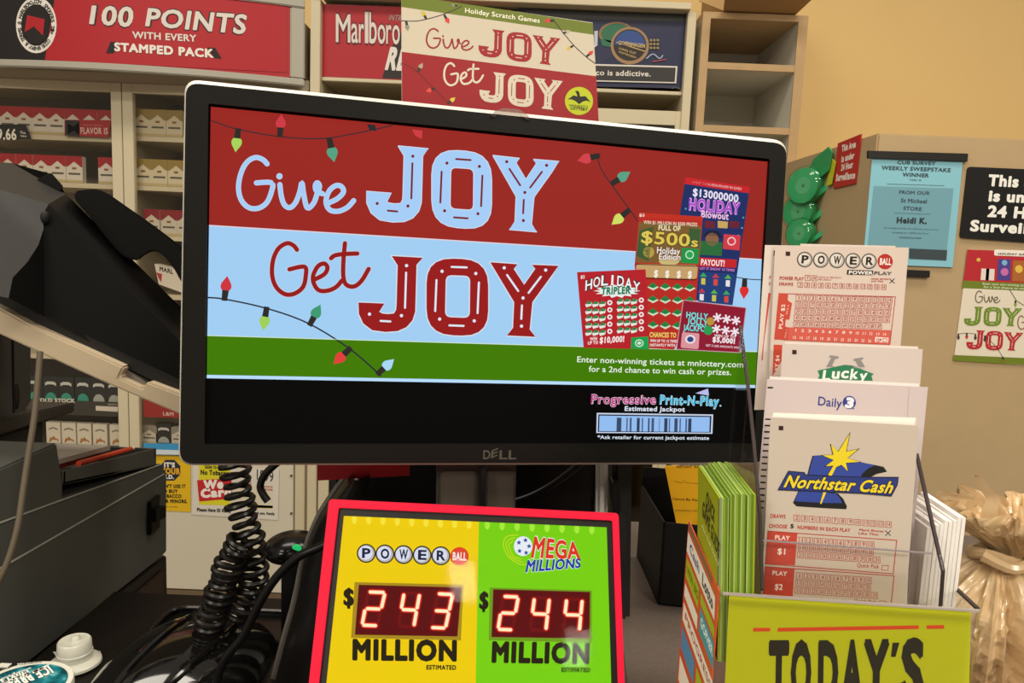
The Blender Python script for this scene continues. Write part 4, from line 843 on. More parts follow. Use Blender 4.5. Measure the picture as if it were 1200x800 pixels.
def door(xa, xb, px):
    m = MB(); st = .034; z0 = ZL + .005; z1 = ZT - .014
    for lo, hi in (((xa, z0), (xa + st, z1)), ((xb - st, z0), (xb, z1)), ((xa + st, z1 - .03), (xb - st, z1)), ((xa + st, z0), (xb - st, z0 + .012))): m.box((lo[0], Y0 - .012, lo[1]), (hi[0], Y0 + .008, hi[1]), cream)
    d = m.build('door', cab, .001)
    m = MB(); m.box((xa + st, Y0 - .003, z0 + .012), (xb - st, Y0 - .001, z1 - .03), clear('#fdfcfa', .012, 'gl')); m.build('pane', d)
door(XL + .002, xd - .0015, 0); door(xd + .0015, XM - .002, 0)
m = MB(); xs = (at0(205, 600)[0], at0(344, 600)[0]); m.box((XL + .02, Y0 - .005, zbot + .004), (xs[1], Y0 + .011, ZL - .01), mat('#d0c8b4', .5)); m.build('lower_door', cab, .002)
m = MB(); m.box((xs[1] + .006, Y0 - .005, zbot + .02), (XM - .004, Y0 + .011, ZL - .01), cream); m.build('filler_panel', cab)
for y in (557, 601): m = MB(); p = at0(341.5, y, -.006); m.lathe(p, [(.004, 0), (.004, .004)], mat('#6b6255', .4, .6), 10, (1, 0, 0), (0, 0, 1), (0, -1, 0)); m.build('screw', cab)
m = MB(); m.box((XL, Y0 - .01, 0), (XM, Y0 + .34, zbot - .001), mat('#6d5c46')); m.build('plinth', cab)
# packs
def pack_mesh(kind):
    m = MB(); w, h, d = .0545, .087, .022; b = {'red': '#d2c8b8', 'gold': '#cbbf9f', 'teal': '#2e2f2b', 'silver': '#2f2e2b', 'camel': '#d8cfbd', 'white': '#cbc3b4', 'darkred': '#c5bba8'}[kind]
    m.box((-w / 2, 0, 0), (w / 2, d, h), mat(b, .4))
    def f(pts, c, o=.0006): 
        t = tessellate_polygon([[V((x, y, 0)) for x, y in pts]]); m.add([(x, -o, z) for x, z in pts], [list(q) for q in t], mat(c, .4))
    W = w / 2
    if kind in ('red', 'gold', 'white', 'darkred'):
        c = {'red': '#9c2224', 'gold': '#8f773a', 'white': '#8f8a7a', 'darkred': '#841d22'}[kind]
        f([(-W, h), (-W, h * .6), (-W * .8, h * .6), (0, h * .8), (W * .8, h * .6), (W, h * .6), (W, h)], c)
        f([(-.007, h * .5), (.007, h * .5), (.007, h * .58), (-.007, h * .58)], '#8a5a3a'); f([(-.02, h * .3), (.02, h * .3), (.02, h * .37), (-.02, h * .37)], '#5a544a')
        f([(-W, 0), (W, 0), (W, h * .1), (-W, h * .1)], '#b9a878', .0008)
    elif kind in ('teal', 'silver'):
        c = '#3f9a84' if kind == 'teal' else '#a9aca4'
        f([(.02 * math.cos(t), h * .06 + .026 * math.sin(t)) for t in [math.pi * i / 12 for i in range(13)]], c)
        f([(-.019, h * .62), (-.01, h * .68), (.01, h * .68), (.019, h * .62), (.019, h * .74), (.01, h * .8), (-.01, h * .8), (-.019, h * .74)], '#c9c9c0')
    else:
        f([(-.018, h * .62), (.0, h * .7), (.018, h * .62), (.018, h * .7), (0, h * .78), (-.018, h * .7)], '#8a8478')
        f([(-.018, h * .06), (-.012, h * .3), (-.006, h * .24), (.0, h * .36), (.008, h * .24), (.018, h * .2), (.02, h * .06), (.012, h * .16), (-.006, h * .16), (-.012, h * .06)], '#a8743c')
    return m
protos = {}
PL = {'red': 'red topped white cigarette pack on a {} shelf of the glass cabinet', 'gold': 'gold topped cigarette pack on a {} shelf behind the right glass door', 'teal': 'black cigarette pack with teal half disc in the lower left cabinet', 'silver': 'black cigarette pack with silver half disc in the lower left cabinet', 'camel': 'white cigarette pack with tan animal print on the lowest shelf', 'white': 'pale cigarette pack low behind the right glass door', 'darkred': 'dark red topped pack on the third shelf behind the right door'}
def pack(kind, x, yb, side, label, group, dy=.03, sc=1, zz=None):
    if kind not in protos:
        o = pack_mesh(kind).build('cigarette_pack', origin=(0, 0, 0)); protos[kind] = o.data
    else: o = bpy.data.objects.new('cigarette_pack', protos[kind]); COL.objects.link(o)
    p = at0(x, yb, dy); o.location = (p.x, p.y, (shz[(side, yb)] if zz is None else zz) + .0005); o.scale = (.9 if kind == 'camel' else 1, 1, sc)
    return tag(o, label, 'cigarette pack', group)
def row(kind, xs, yb, side, desc, end, group, sc=1):
    xs = sorted(xs, reverse=end != 'left')
    for n_, x in enumerate(xs): pack(kind, x, yb, side, f'{desc}, {ORD[n_]} from ' + ('the door divider' if end != 'monitor' else 'the monitor'), group, sc=sc)
row('red', (9.5, 28.5, 47.5, 66.5, 86, 105, 124.5), 158, 'l', 'red and white pack on the top shelf', 'right', 'packs on the top shelf')
row('red', (-9, 10, 29.5, 49, 68, 87.5), 213, 'l', 'red and white pack on the second shelf past the gap', 'right', 'packs on the second shelf')
pack('red', 125, 213, 'l', 'lone red and white pack right of a gap on the second shelf', 'packs on the second shelf')
row('gold', (166, 185, 204.5), 160, 'r', 'gold pack on the top shelf by the monitor', 'left', 'gold packs, top shelf')
row('gold', (168, 187, 206.5), 218, 'r', 'gold pack on the second shelf by the monitor', 'left', 'gold packs, second shelf')
row('darkred', (178, 198, 217), 276, 'r', 'dark red topped pack above the phone handset', 'left', 'packs on the third shelf')
row('teal', (41, 60, 78, 97.5), 470, 'l', 'black pack with teal half disc under the stand', 'right', 'half disc packs')
row('silver', (116, 134), 470, 'l', 'black pack with silver half disc under the stand', 'right', 'half disc packs')
row('camel', (63, 81, 99, 117.5, 137), 519, 'l', 'white pack with tan animal print', 'right', 'white packs on the bottom shelf', .86)
row('white', (175, 210), 520, 'r', 'pale pack low behind the right glass door', 'left', 'pale packs by the monitor', .7)
pack('silver', 192, 520, 'r', 'dark pack between two pale packs low behind the right door', None, sc=.85)
# carton, shelf tags and rails
def tagq(name, q, col, label, cat, fn, dy=-.0, th=.004):
    pl = Pl((0, Y0 + dy, 0), (1, 0, 0), (0, 0, 1)); return panel_thing(name, pl, q, col, th, label, cat, fn, o=0, step=6e-4)
def price(a):
    a.crop(0, 0, 4); a.T('$9.66', -40, 652, 78, 654, 48, '#e6e0d2', .03); a.T('Plus', 96, 626, 120, 628, 12, '#d8d0c0', .02); a.T('tax', 96, 640, 126, 642, 9, '#d8d0c0', .02)
tagq('price_tag', [(-30, 146), (30, 146), (37, 163), (-30, 164)], '#1c1a18', 'black shelf tag with a white 9.66 price', 'price tag', price, .02)
def flav(a):
    a.crop(0, 0, 4); a.P([(306, 562), (372, 566), (372, 640), (306, 634)], '#26211f'); a.P([(318, 580), (345, 592), (372, 572), (372, 634), (346, 612), (318, 630)], '#a52a2a'); a.T('THIS IS WHAT', 388, 590, 480, 592, 8, '#c9706a', .02); a.T('FLAVOR IS', 378, 626, 506, 628, 28, '#d9b9b0', .03)
tagq('flavor_sign', [(76.5, 140.5), (131, 141), (128, 161), (76.5, 159)], '#a3262a', 'red shelf sign with FLAVOR IS beside the price tag', 'shelf sign', flav, .02)
tagq('shelf_rail_strip', [(40, 468), (141, 471), (141, 488), (40, 484)], '#3f3c37', 'dark rail strip with a white label under the half disc packs', 'rail strip', lambda a: (a.crop(0, 420, 5.4545), a.P([(612, 302), (755, 308), (752, 340), (612, 332)], '#d8d0c2'), a.T('QUALITY', 690, 296, 752, 299, 9, '#b9b2a2', .03), a.T('OLD STOCK', 255, 276, 480, 280, 22, '#d8d0c2', .05)), .015)
def lm(a):
    a.crop(0, 420, 5.4545); a.T("L&M", 1042, 362, 1110, 366, 22, '#d8b8ae', .03)
tagq('red_shelf_sign', [(169, 468), (232, 474), (232, 490), (169, 488)], '#9c2a2a', 'dark red shelf sign low behind the right glass door', 'shelf sign', lm, .015)
tagq('blue_strip', [(168.5, 519), (230, 520), (230, 533), (168.5, 532)], '#3b8fc0', 'blue and white strip under the pale packs', 'shelf strip', lambda a: a.P([(168.5, 526), (230, 528), (230, 533), (168.5, 532)], '#c9d3d6'), -.016)
m = MB(); cq = [(181, 309), (214, 318), (214, 343), (186, 333)]; m.ext([at0(x, y, .05) for x, y in cq], (0, .05, 0), mat('#d9d0c0', .5)); c = tag(m.build('white_carton'), 'tilted white cigarette carton seen under the phone handset', 'carton')
aa = Art(Pl((0, Y0 + .05, 0), (1, 0, 0), (0, 0, 1)), step=6e-4); aa.P([(183, 319), (190, 321), (189, 331), (186, 326)], '#b03030'); aa.Q('MARL', (187, 317), (203, 321), (187, 312), '#3a3430', .05); aa.build('face_print', c)
# stickers on the lower door
lp = -.006
def idsign(a):
    a.crop(150, 500, 5); k = '#231f14'
    cx, cy, r = 246, 254, 66; a.P([(cx + r * math.cos(math.pi / 8 + i * math.pi / 4), cy + r * math.sin(math.pi / 8 + i * math.pi / 4)) for i in range(8)], '#262b3c'); a.z = 1
    a.T("IT'S", 212, 234, 276, 236, 25, '#ece6d8', .06); a.T('YOUR', 194, 272, 306, 277, 32, '#e0a81c', .06); a.T('I.D.', 220, 302, 270, 304, 22, '#ece6d8', .06); a.z = 0
    for s_, x, X, y in (("DON'T USE IT", 180, 338, 356), ('TO BUY', 190, 292, 385), ('TOBACCO', 190, 314, 414), ('FOR MINORS.', 190, 348, 444)): a.T(s_, x, y, X, y + 2, 19, k, .06)
    a.T("It's the law in this state", 190, 470, 290, 472, 8, k, .01)
idp = Pl((0, Y0 + lp, 0), (1, 0, 0), (0, 0, 1))
panel_thing('age_sticker', idp, [(168, 532), (223.5, 534), (223.5, 599.5), (170, 597)], '#dfb51c', .001, 'yellow sticker about showing your I.D. on the lower cabinet door', 'sticker', idsign, o=.0005, step=6e-4)
def wecard(a):
    a.crop(150, 500, 5)
    a.P([(415, 200), (600, 200), (600, 462), (415, 455)], '#d9cf2c'); a.P([(600, 330), (850, 350), (848, 476), (600, 470)], '#d8cfb8'); a.P([(700, 455), (850, 462), (848, 478), (700, 474)], '#d9c62c'); a.z = 1
    a.T('No Tobacco', 426, 278, 590, 284, 26, '#2b2a1c', .05); a.T('Sales to Minors', 450, 243, 590, 246, 22, '#2b2a1c', .03); a.P([(405, 312), (606, 300), (612, 420), (418, 436)], '#c2262c'); a.z = 2
    a.T('We', 442, 362, 560, 356, 46, '#f0e8e0', .07); a.T('Card', 426, 412, 606, 402, 46, '#f0e8e0', .07); a.T('Please Have ID Ready', 405, 492, 606, 500, 18, '#3a342c', .05); a.T('Thank you. Family', 720, 508, 860, 515, 14, '#3a342c', .04)
    a.T('1899', 756, 308, 852, 322, 60, '#3a3632', .0); a.P([(655, 318), (720, 306), (722, 340), (660, 345)], '#cf8a82'); a.T('BORN ON OR', 780, 352, 848, 356, 10, '#b9504a', .02); a.T('BEFORE', 790, 370, 848, 373, 10, '#b9504a', .02)
panel_thing('age_notice', idp, [(226.5, 545), (327.5, 549), (326, 609), (225, 602.5)], '#d9d2c6', .0012, 'white notice with a yellow and red panel on the lower cabinet door', 'notice', wecard, o=.0005, step=6e-4)
# bowed header sign
def cyl3(a, b, c):
    ax, ay = a; bx, by = b; cx, cy = c; d = 2 * (ax * (by - cy) + bx * (cy - ay) + cx * (ay - by))
    ux = ((ax * ax + ay * ay) * (by - cy) + (bx * bx + by * by) * (cy - ay) + (cx * cx + cy * cy) * (ay - by)) / d; uy = ((ax * ax + ay * ay) * (cx - bx) + (bx * bx + by * by) * (ax - cx) + (cx * cx + cy * cy) * (bx - ax)) / d
    return Cyl(ux, uy, math.hypot(ax - ux, ay - uy))
pa_, pb_ = atY(75, 80.5, 2.35), atY(355, 101, 2.466)
HC = cyl3((2 * pa_.x - pb_.x, 2.466), (pa_.x, 2.35), (pb_.x, 2.466))
zt0 = pa_.z; zt1 = atY(75, 71.5, 2.345).z; zt2 = atY(300, 3.5, 2.43).z
hd = thing('header_sign', (-1.4, 2.42, zt0), 'bowed red and black header sign offering 100 points above the cabinet', 'sign')
def arcband(m, a0, a1, z0, z1, r0, r1, mt, n=40):
    A = []; 
    for i in range(n + 1):
        a = a0 + (a1 - a0) * i / n; A.append([HC.w(a, z0, r1), HC.w(a, z1, r1), HC.w(a, z1, r0), HC.w(a, z0, r0)])
    vs = [p for q in A for p in q]; fs = []
    for i in range(n): fs += [[i * 4 + k, i * 4 + (k + 1) % 4, (i + 1) * 4 + (k + 1) % 4, (i + 1) * 4 + k] for k in range(4)]
    fs += [[3, 2, 1, 0], [n * 4 + k for k in range(4)]]; m.add(vs, fs, mt)
aL = HC.hit(-90, 40)[0]; aR = HC.hit(340, 50)[0]; aE = HC.hit(357, 50)[0]; gt = mat('#a7a294', .4)
m = MB(); arcband(m, aL, aR, zt1, zt2, -.018, 0, mat('#a62129', .4)); m.build('panel', hd)
m = MB(); arcband(m, aL, aE, zt0, zt1, -.02, .008, gt); m.build('bottom_trim', hd, .003)
m = MB(); arcband(m, aL, aE, zt2, zt2 + .03, -.02, .008, gt); m.build('top_trim', hd, .003)
m = MB(); arcband(m, aR, aE, zt1, zt2, -.02, .006, gt, 4); m.build('end_cap', hd, .004)
def header(a):
    a.base = 1.5e-3; a.crop(0, 0, 4); a.z = 0
    a.grid((-120, -60), (266, -60), (212, 281), (-120, 286), '#201c1b', 14, 2)
    a.grid((266, -60), (1345, -60), (1345, 340), (212, 281), '#ab2129', 30, 2); a.z = 1
    a.D(172, 118, 95, '#e0dad0', 132, 32, ang=.0); a.z = 2; a.D(172, 118, 62, '#231e1d', 88, 28); a.z = 3; a.P([(130, 72), (212, 92), (204, 168), (162, 125), (118, 152)], '#ad2129')
    s_ = 'MARLBORO.COM  SMOKERS 21+  CODE ENTRY & TERMS @ '
    for i, ch in enumerate(s_):
        if ch == ' ': continue
        t_ = math.radians(200 + i * 360 / len(s_)); cx, cy = 172 + 78 * math.cos(t_), 118 + 110 * math.sin(t_)
        tx, ty = -78 * math.sin(t_), 110 * math.cos(t_); l = math.hypot(tx, ty); tx /= l; ty /= l; nx, ny = ty, -tx; h_ = 8
        bl = (cx - tx * 7 - nx * h_, cy - ty * 7 - ny * h_); br_ = (cx + tx * 7 - nx * h_, cy + ty * 7 - ny * h_); tl = (cx - tx * 7 + nx * h_, cy - ty * 7 + ny * h_); a.Q(ch, bl, br_, tl, '#2a2322', .02)
    a.z = 2
    for b, c in ((.07, '#3a2624'), (.03, '#d6cfc6')):
        a.Q('100', (420, 110), (622, 126), (432, 30), c, b, (632, 38)); a.Q('POINTS', (682, 120), (1150, 158), (695, 42), c, b, (1162, 74)); a.z += 1
    a.T('WITH EVERY', 622, 179, 922, 196, 30, '#d8d0c6', .03)
    a.P([(520, 196), (1010, 226), (1040, 276), (500, 250)], '#231c1b'); a.z += 1; a.T('STAMPED PACK', 538, 238, 1002, 270, 36, '#e4ddd3', .05)
apart('face_print', HC, hd, header, step=4e-4)
m = MB(); m.box((XL, Y0 - .02, ZT + .022), (XM - .01, Y0 + .36, zt0 + .2), mat('#95876d', .6)); m.build('header_box', cab)
# second cabinet
c2 = thing('display_cabinet', ((XM + XR) / 2, Y0 + .2, zbot), 'cream wall cabinet behind the monitor with two lit poster panels on top', 'cabinet')
za, zb2 = at0(590, 10)[2], at0(590, 112)[2]
def bar(x0, y0, x1, y1, dy0, dy1, mt, name):
    p, q = at0(x0, y0), at0(x1, y1); q.x = at0(x1, y0).x; m = MB(); m.box((min(p.x, q.x), Y0 + dy0, min(p.z, q.z)), (max(p.x, q.x), Y0 + dy1, max(p.z, q.z)), mt); return m.build(name, c2, .0015)
bar(366, 0, 377.5, 760, -.02, .36, cream, 'side_panel'); bar(805, 16, 815, 760, -.02, .36, cream, 'side_panel')
bar(377, -2, 808, 8, -.04, .36, cream, 'top_trim'); bar(377, 90, 806, 112, -.0, .3, cream, 'rail'); bar(377, 8, 806, 95, .03, .3, mat('#8d8472'), 'header_box')
p, q = at0(377, 112), at0(806, 700)
m = MB(); m.box((p.x, Y0 + .34, q.z), (at0(800, 112).x, Y0 + .36, p.z), mat('#6a6152')); m.build('back_panel', c2)
for xa, xb in ((378, 590), (592, 806)):
    A, B = at0(xa, 112 + (xa - 378) * .03), at0(xb, 720); B.x = at0(xb, 125).x - .004; m = MB(); st = .036
    x0, x1, z1, z0 = A.x, B.x, A.z - .012, B.z
    for lo, hi in (((x0, z0), (x0 + st, z1)), ((x1 - st, z0), (x1, z1)), ((x0 + st, z1 - .045), (x1 - st, z1)), ((x0 + st, z0), (x1 - st, z0 + .04))): m.box((lo[0], Y0 - .012, lo[1]), (hi[0], Y0 + .008, hi[1]), cream)
    d = m.build('door', c2, .001); m = MB(); m.box((x0 + st, Y0 - .003, z0 + .04), (x1 - st, Y0 - .001, z1 - .045), clear('#b9b2a6', .08, 'gd')); m.build('pane', d)
m = MB(); m.box((at0(377, 0).x, Y0 + .06, at0(600, 152).z - .01), (at0(802, 0).x, Y0 + .34, at0(600, 152).z), creamd); m.build('shelf', c2)
pp_ = Pl((0, Y0 + .012, 0), (1, 0, 0), (0, 0, 1))
def marl(a):
    a.crop(340, 0, 4); a.P([(150, 22), (600, 40), (600, 372), (150, 355)], '#a8242c'); a.z = 1; a.P([(470, 230), (600, 20), (600, 372), (432, 366)], '#2c2624')
    a.z = 2
    for b, c in ((.05, '#5a2022'), (.01, '#d6cdc4')):
        x = 215
        for ch, w_, h_ in (('M', 72, 135), ('a', 36, 135), ('r', 28, 135), ('l', 20, 150), ('b', 40, 150), ('o', 40, 135), ('r', 28, 135), ('o', 40, 135)):
            a.T(ch, x, 196 + (x - 215) * .035, x + w_ - 4, 196 + (x + w_ - 215) * .035, h_ * .95, c, b, lean=0); x += w_
        a.z += 1
    a.T('INTRO', 462, 96, 540, 102, 26, '#9a8f88', .01, lean=.3); a.T('RED', 445, 322, 600, 330, 95, '#dcd4cc', .05, lean=.25)
panel_thing('red_poster', pp_, [(377.5, 5), (600, 12), (600, 97), (377.5, 91.5)], '#96222a', .004, 'red and black poster with tall silver lettering left of the topper sign', 'poster', marl, o=0, step=6e-4, rough=.3)
def snuff(a):
    a.crop(640, 0, 4); a.P([(-100, 45), (690, 66), (660, 412), (-100, 400)], '#2c2f4a'); a.z = 1; a.P([(-100, 45), (690, 66), (688, 100), (300, 95), (-100, 90)], '#3c3b3c'); a.P([(240, 300), (560, 130), (670, 150), (650, 400), (240, 390)], '#262a48')
    a.z = 2; a.D(330, 160, 84, '#8b6a48', 58); a.z = 3; a.D(330, 158, 72, '#2f6a4e', 47); a.P([(252, 180), (405, 215), (400, 240), (262, 215)], '#2f6a4e'); a.z = 4; a.D(392, 215, 90, '#9a7a58', 88, 28); a.z = 5; a.D(392, 212, 77, '#2c2620', 74, 28); a.z = 6
    a.P([(392 + 72 * math.cos(t), 212 - 68 * math.sin(t)) for t in [math.pi * i / 14 for i in range(15)]], '#2f4a86'); a.z = 7; a.S([(330, 200), (462, 242)], 5, '#b59a6a', 0)
    a.T('COPENHAGEN', 338, 210, 462, 226, 17, '#c9b078', .03); a.T('LONG CUT', 340, 232, 420, 258, 10, '#b59a6a', .03); a.T('WINTERGREEN', 338, 248, 420, 276, 9, '#b59a6a', .02)
    for i in range(9): a.D(490 + (i % 3) * 16, 190 + (i // 3) * 18, 7, '#8a7a4a', n=7)
    a.S([(470, 275), (500, 255), (530, 275), (545, 262)], 6, '#9aa0c0'); a.S([(500, 290), (560, 280)], 5, '#a04a4a', 0)
    a.P([(225, 148), (242, 145), (240, 215), (225, 225)], '#b9bcc8')
    a.z = 8; a.P([(100, 298), (614, 312), (608, 392), (100, 380)], '#d6d0c4'); a.z = 9; a.P([(100, 306), (606, 319), (601, 386), (100, 374)], '#33302f'); a.z = 10; a.T('WARNING: Smokeless tobacco is addictive.', -290, 340, 488, 360, 24, '#d9d3c8', .02)
panel_thing('blue_poster', pp_, [(606, 10), (809, 17), (805.5, 104), (606, 100)], '#3a3940', .004, 'dark blue tobacco poster with round tins and a warning line', 'poster', snuff, o=0, step=6e-4, rough=.12)
# wood-edged shelf unit
su = thing('shelf_unit', (at0(872, 80).x, Y0 + .2, zbot), 'empty wood-edged white shelf unit right of the cabinets', 'shelf unit')
wood = mat('#b3946a', .5, noise=.15, nscale=20); wht = mat('#c9c3b4', .6)
xa, xb = at0(821, 80).x, at0(922, 150).x + .02; xb2 = xb
zt_ = at0(880, 24).z
for x0, x1 in ((xa - .005, xa + .02), (xb - .012, xb + .018)):
    m = MB(); m.box((x0, Y0 + .0, zbot), (x1, Y0 + .4, zt_), wht); s1 = m.build('side_panel', su)
    m = MB(); m.box((x0 - .0005, Y0 - .006, zbot), (x1 + .0005, Y0, zt_), wood); m.build('wood_edge', s1)
m = MB(); m.box((xa, Y0 + .4, zbot), (xb + .018, Y0 + .41, zt_), wht); m.build('back_panel', su)
m = MB(); m.box((xa - .005, Y0 - .006, zt_), (xb + .018, Y0 + .41, zt_ + .02), wood); m.build('top_panel', su)
for y in (82, 155.5, 235, 310):
    z = at0(870, y).z; m = MB(); m.box((xa + .02, Y0 + .004, z), (xb - .012, Y0 + .4, z + .018), wht); s1 = m.build('shelf', su); m = MB(); m.box((xa + .02, Y0 - .004, z - .001), (xb - .012, Y0 + .004, z + .02), wood); m.build('wood_edge', s1)
# open cardboard box on top
zt_ += .02
p = at0(830, 15).x, at0(940, 15).x
cb = thing('cardboard_box', ((p[0] + p[1]) / 2, Y0 + .15, zt_), 'open brown cardboard box lying on top of the shelf unit', 'box')
kr = mat('#a17f55', .7, noise=.06)
m = MB(); x0, x1 = p[0] + .05, p[1] - .02; T_ = .004; hh = .16; y0_, y1_ = Y0 + .01, Y0 + .32
for lo, hi in (((x0, y0_, zt_ + .001), (x1, y1_, zt_ + .005)), ((x0, y0_, zt_ + hh), (x1, y1_, zt_ + hh + T_)), ((x0, y0_, zt_ + .005), (x0 + T_, y1_, zt_ + hh)), ((x1 - T_, y0_, zt_ + .005), (x1, y1_, zt_ + hh)), ((x0, y1_ - T_, zt_ + .005), (x1, y1_, zt_ + hh))): m.box(lo, hi, kr)
m.build('body', cb)
m = MB(); m.ext([(x0, y0_, zt_ + .003), (x1, y0_, zt_ + .003), (x1 + .02, y0_ - .13, zt_ + .028), (x0 - .03, y0_ - .13, zt_ + .014)], (0, 0, .004), kr); m.build('flap', cb)
m = MB(); m.ext([(x0, y0_, zt_ + .01), (x0, y0_, zt_ + hh), (x0 - .09, y0_ - .05, zt_ + hh), (x0 - .09, y0_ - .05, zt_ + .02)], (0, .004, 0), mat('#bd9a68', .7)); m.build('flap', cb)
# ------------------------------------------------------------------ desk phone on its tilted stand
dk = mat('#1d1b18', .45, bump=.25, bscale=700); dk2 = mat('#0b0a09', .55, spec=.08); dk3 = mat('#1a1816', .4)  # lit and shaded faces of the dark phone painted in separate greys
PY = .76
zc = atY(100, 470, PY + .1)
t = thing('desk_phone', V((atY(90, 400, PY).x, PY + .08, atY(90, 400, PY).z)), 'black desk phone seen from behind on the tilted beige stand', 'phone')
def fan(name, front, back, m_, bevel=.0015, parent=None):
    m = MB(); m.prism([atY(x, y, Y) for x, y, Y in front], [atY(x, y, Y) for x, y, Y in back], m_); return m.build(name, parent or t, bevel)
# main body: rear shell made of facets, thick towards the lower left
m = MB()
P = {k: atY(*v) for k, v in dict(a=(-45, 186, .87), b=(14, 191, .88), c=(61, 204, .88), d=(77, 227, .85), e=(-45, 208, .79), f=(57, 239, .79), g=(-45, 338, .72), h=(10, 349, .725), i=(51, 268, .78), i2=(45, 287, .77), i3=(32, 307, .755), i4=(15, 325, .74), j=(50, 252, .785),
     k=(214, 362, .85), l=(216, 404, .80), q=(240, 432, .80), q2=(240, 395, .85), n=(240, 476, .79), o=(52, 371, .765)).items()}
def fc(*k): return k
keys = list(P); idx = {k: i for i, k in enumerate(keys)}
F_ = [('a', 'b', 'c', 'd', 'f', 'e'), ('e', 'f', 'j', 'i', 'h', 'g'), ('f', 'l', 'q', 'n', 'o', 'h', 'i', 'j')]
bo = {k: P[k] + V((0, .1 if P[k].y < .8 else .07, 0)) for k in ('g', 'h', 'o', 'n')}
m.add([P[k] for k in ('a', 'b', 'c', 'd', 'f', 'e')], [[0, 1, 2, 3, 4, 5]], dk)
m.add([P[k] for k in ('e', 'f', 'j', 'i', 'i2', 'i3', 'i4', 'h', 'g')], [[0, 1, 2], [0, 2, 3], [0, 3, 4], [0, 4, 5], [0, 5, 8], [5, 6, 8], [6, 7, 8]], dk, True)
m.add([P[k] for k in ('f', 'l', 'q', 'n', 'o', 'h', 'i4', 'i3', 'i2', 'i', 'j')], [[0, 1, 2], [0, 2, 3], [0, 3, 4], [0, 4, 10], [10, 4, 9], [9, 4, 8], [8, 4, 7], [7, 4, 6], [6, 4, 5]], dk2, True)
m.add([P[k] for k in ('d', 'k', 'q2', 'q', 'l', 'f')], [[0, 1, 5], [1, 4, 5], [1, 2, 3], [1, 3, 4]], mat('#11100f', .55, spec=.12))
b2 = [P['g'], P['h'], P['o'], P['n']] + [p + V((0, .12, .0)) for p in (P['g'], P['h'], P['o'], P['n'])]
m.add(b2, [[0, 1, 5, 4], [1, 2, 6, 5], [2, 3, 7, 6]], dk3)
bv = [P['a'], P['b'], P['c'], P['d'], P['k'], P['q2']] + [P['n'] + V((0, .12, 0)), P['o'] + V((0, .12, 0)), P['h'] + V((0, .12, 0)), P['g'] + V((0, .12, 0))]
m.add(bv, [list(range(10))], dk3)
m.build('body', t)
fan('top_lug', [(42, 211, .858), (60, 203, .858), (75, 221, .85), (70, 224, .85)], [(42, 209, .89), (60, 202, .89), (74, 218, .89), (70, 222, .89)], dk2, .001)
m = MB(); p = atY(53, 255, .783); m.ellipsoid(p, (.004, .001, 0), (0, .004, 0), (0, 0, .007), '#0b0a0a'); m.build('screw_recess', t)
hq = [(86, 229), (103, 222), (122, 224.5), (150, 243), (180, 264), (216, 292), (242, 318), (242, 352), (216, 334), (204, 315), (192, 300), (180, 294.5), (168, 300), (160, 305), (140, 296), (112, 262)]
hq = [(q.x, q.y) for q in catmull([(x, y, 0) for x, y in hq], 4, True)]
fan('handset', [(x, y, .82) for x, y in hq], [(x, y, .885) for x, y in hq], mat('#0e0d0c', .3, spec=.15), .007)
# beige tilted stand
bg = mat('#b5a489', .45, noise=.04, nscale=15)
t2 = thing('tilted_stand', atY(120, 470, PY + .1), 'beige sloping stand carrying the desk phone', 'stand')
def edgepts(l): return [(x, y, PY) for x, y in l]
top = [(-170, 279), (0, 361), (32, 379), (145, 430), (139, 442), (166, 455), (172, 447), (209, 461), (250, 481)]
bot = [(250, 506), (209, 485), (142, 457), (75, 427), (0, 392), (-170, 311)]
fan('plate', edgepts(top + bot), [(x, y, PY) for x, y in top + bot], bg, 0, t2) if False else None
m = MB(); A = [atY(x, y, PY) for x, y in top + bot]; m.prism(A, [p + V((0, .17, 0)) for p in A], bg); m.build('plate', t2, .002)
m = MB(); A = [atY(x, y, PY - .0) + V((0, .012, 0)) for x, y in [(-50, 330), (12, 352), (50, 371), (240, 474), (240, 482), (150, 437), (32, 385), (-50, 345)]]; m.prism(A, [p + V((0, .15, 0)) for p in A], dk3); m.build('rubber_bed', t2)
m = MB(); A = [atY(x, y, PY + .012) for x, y in [(139, 441), (167, 455), (171, 448), (148, 433)]]; m.prism(A, [p + V((0, .03, 0)) for p in A], mat('#6d675e', .35)); m.build('notch_lining', t2)
m = MB(); zs_ = atX(0, 492, -.62).z; m.box((-.6385, .782, zs_ + .0005), (-.6265, .80, atY(-150, 320, PY).z), bg); m.build('post', t2)
# thin brown cord hanging from the stand
m = MB(); m.tube(catmull([atY(x, y, .70 - (y - 412) * .0003) for x, y in [(47, 412), (44, 450), (40, 490), (33, 535), (27, 575), (20, 620), (6, 665), (-16, 705)]], 5), .0028, mat('#544a3a', .5)); tag(m.build('brown_cable'), 'thin brown cord hanging from the beige stand past the register', 'cable')

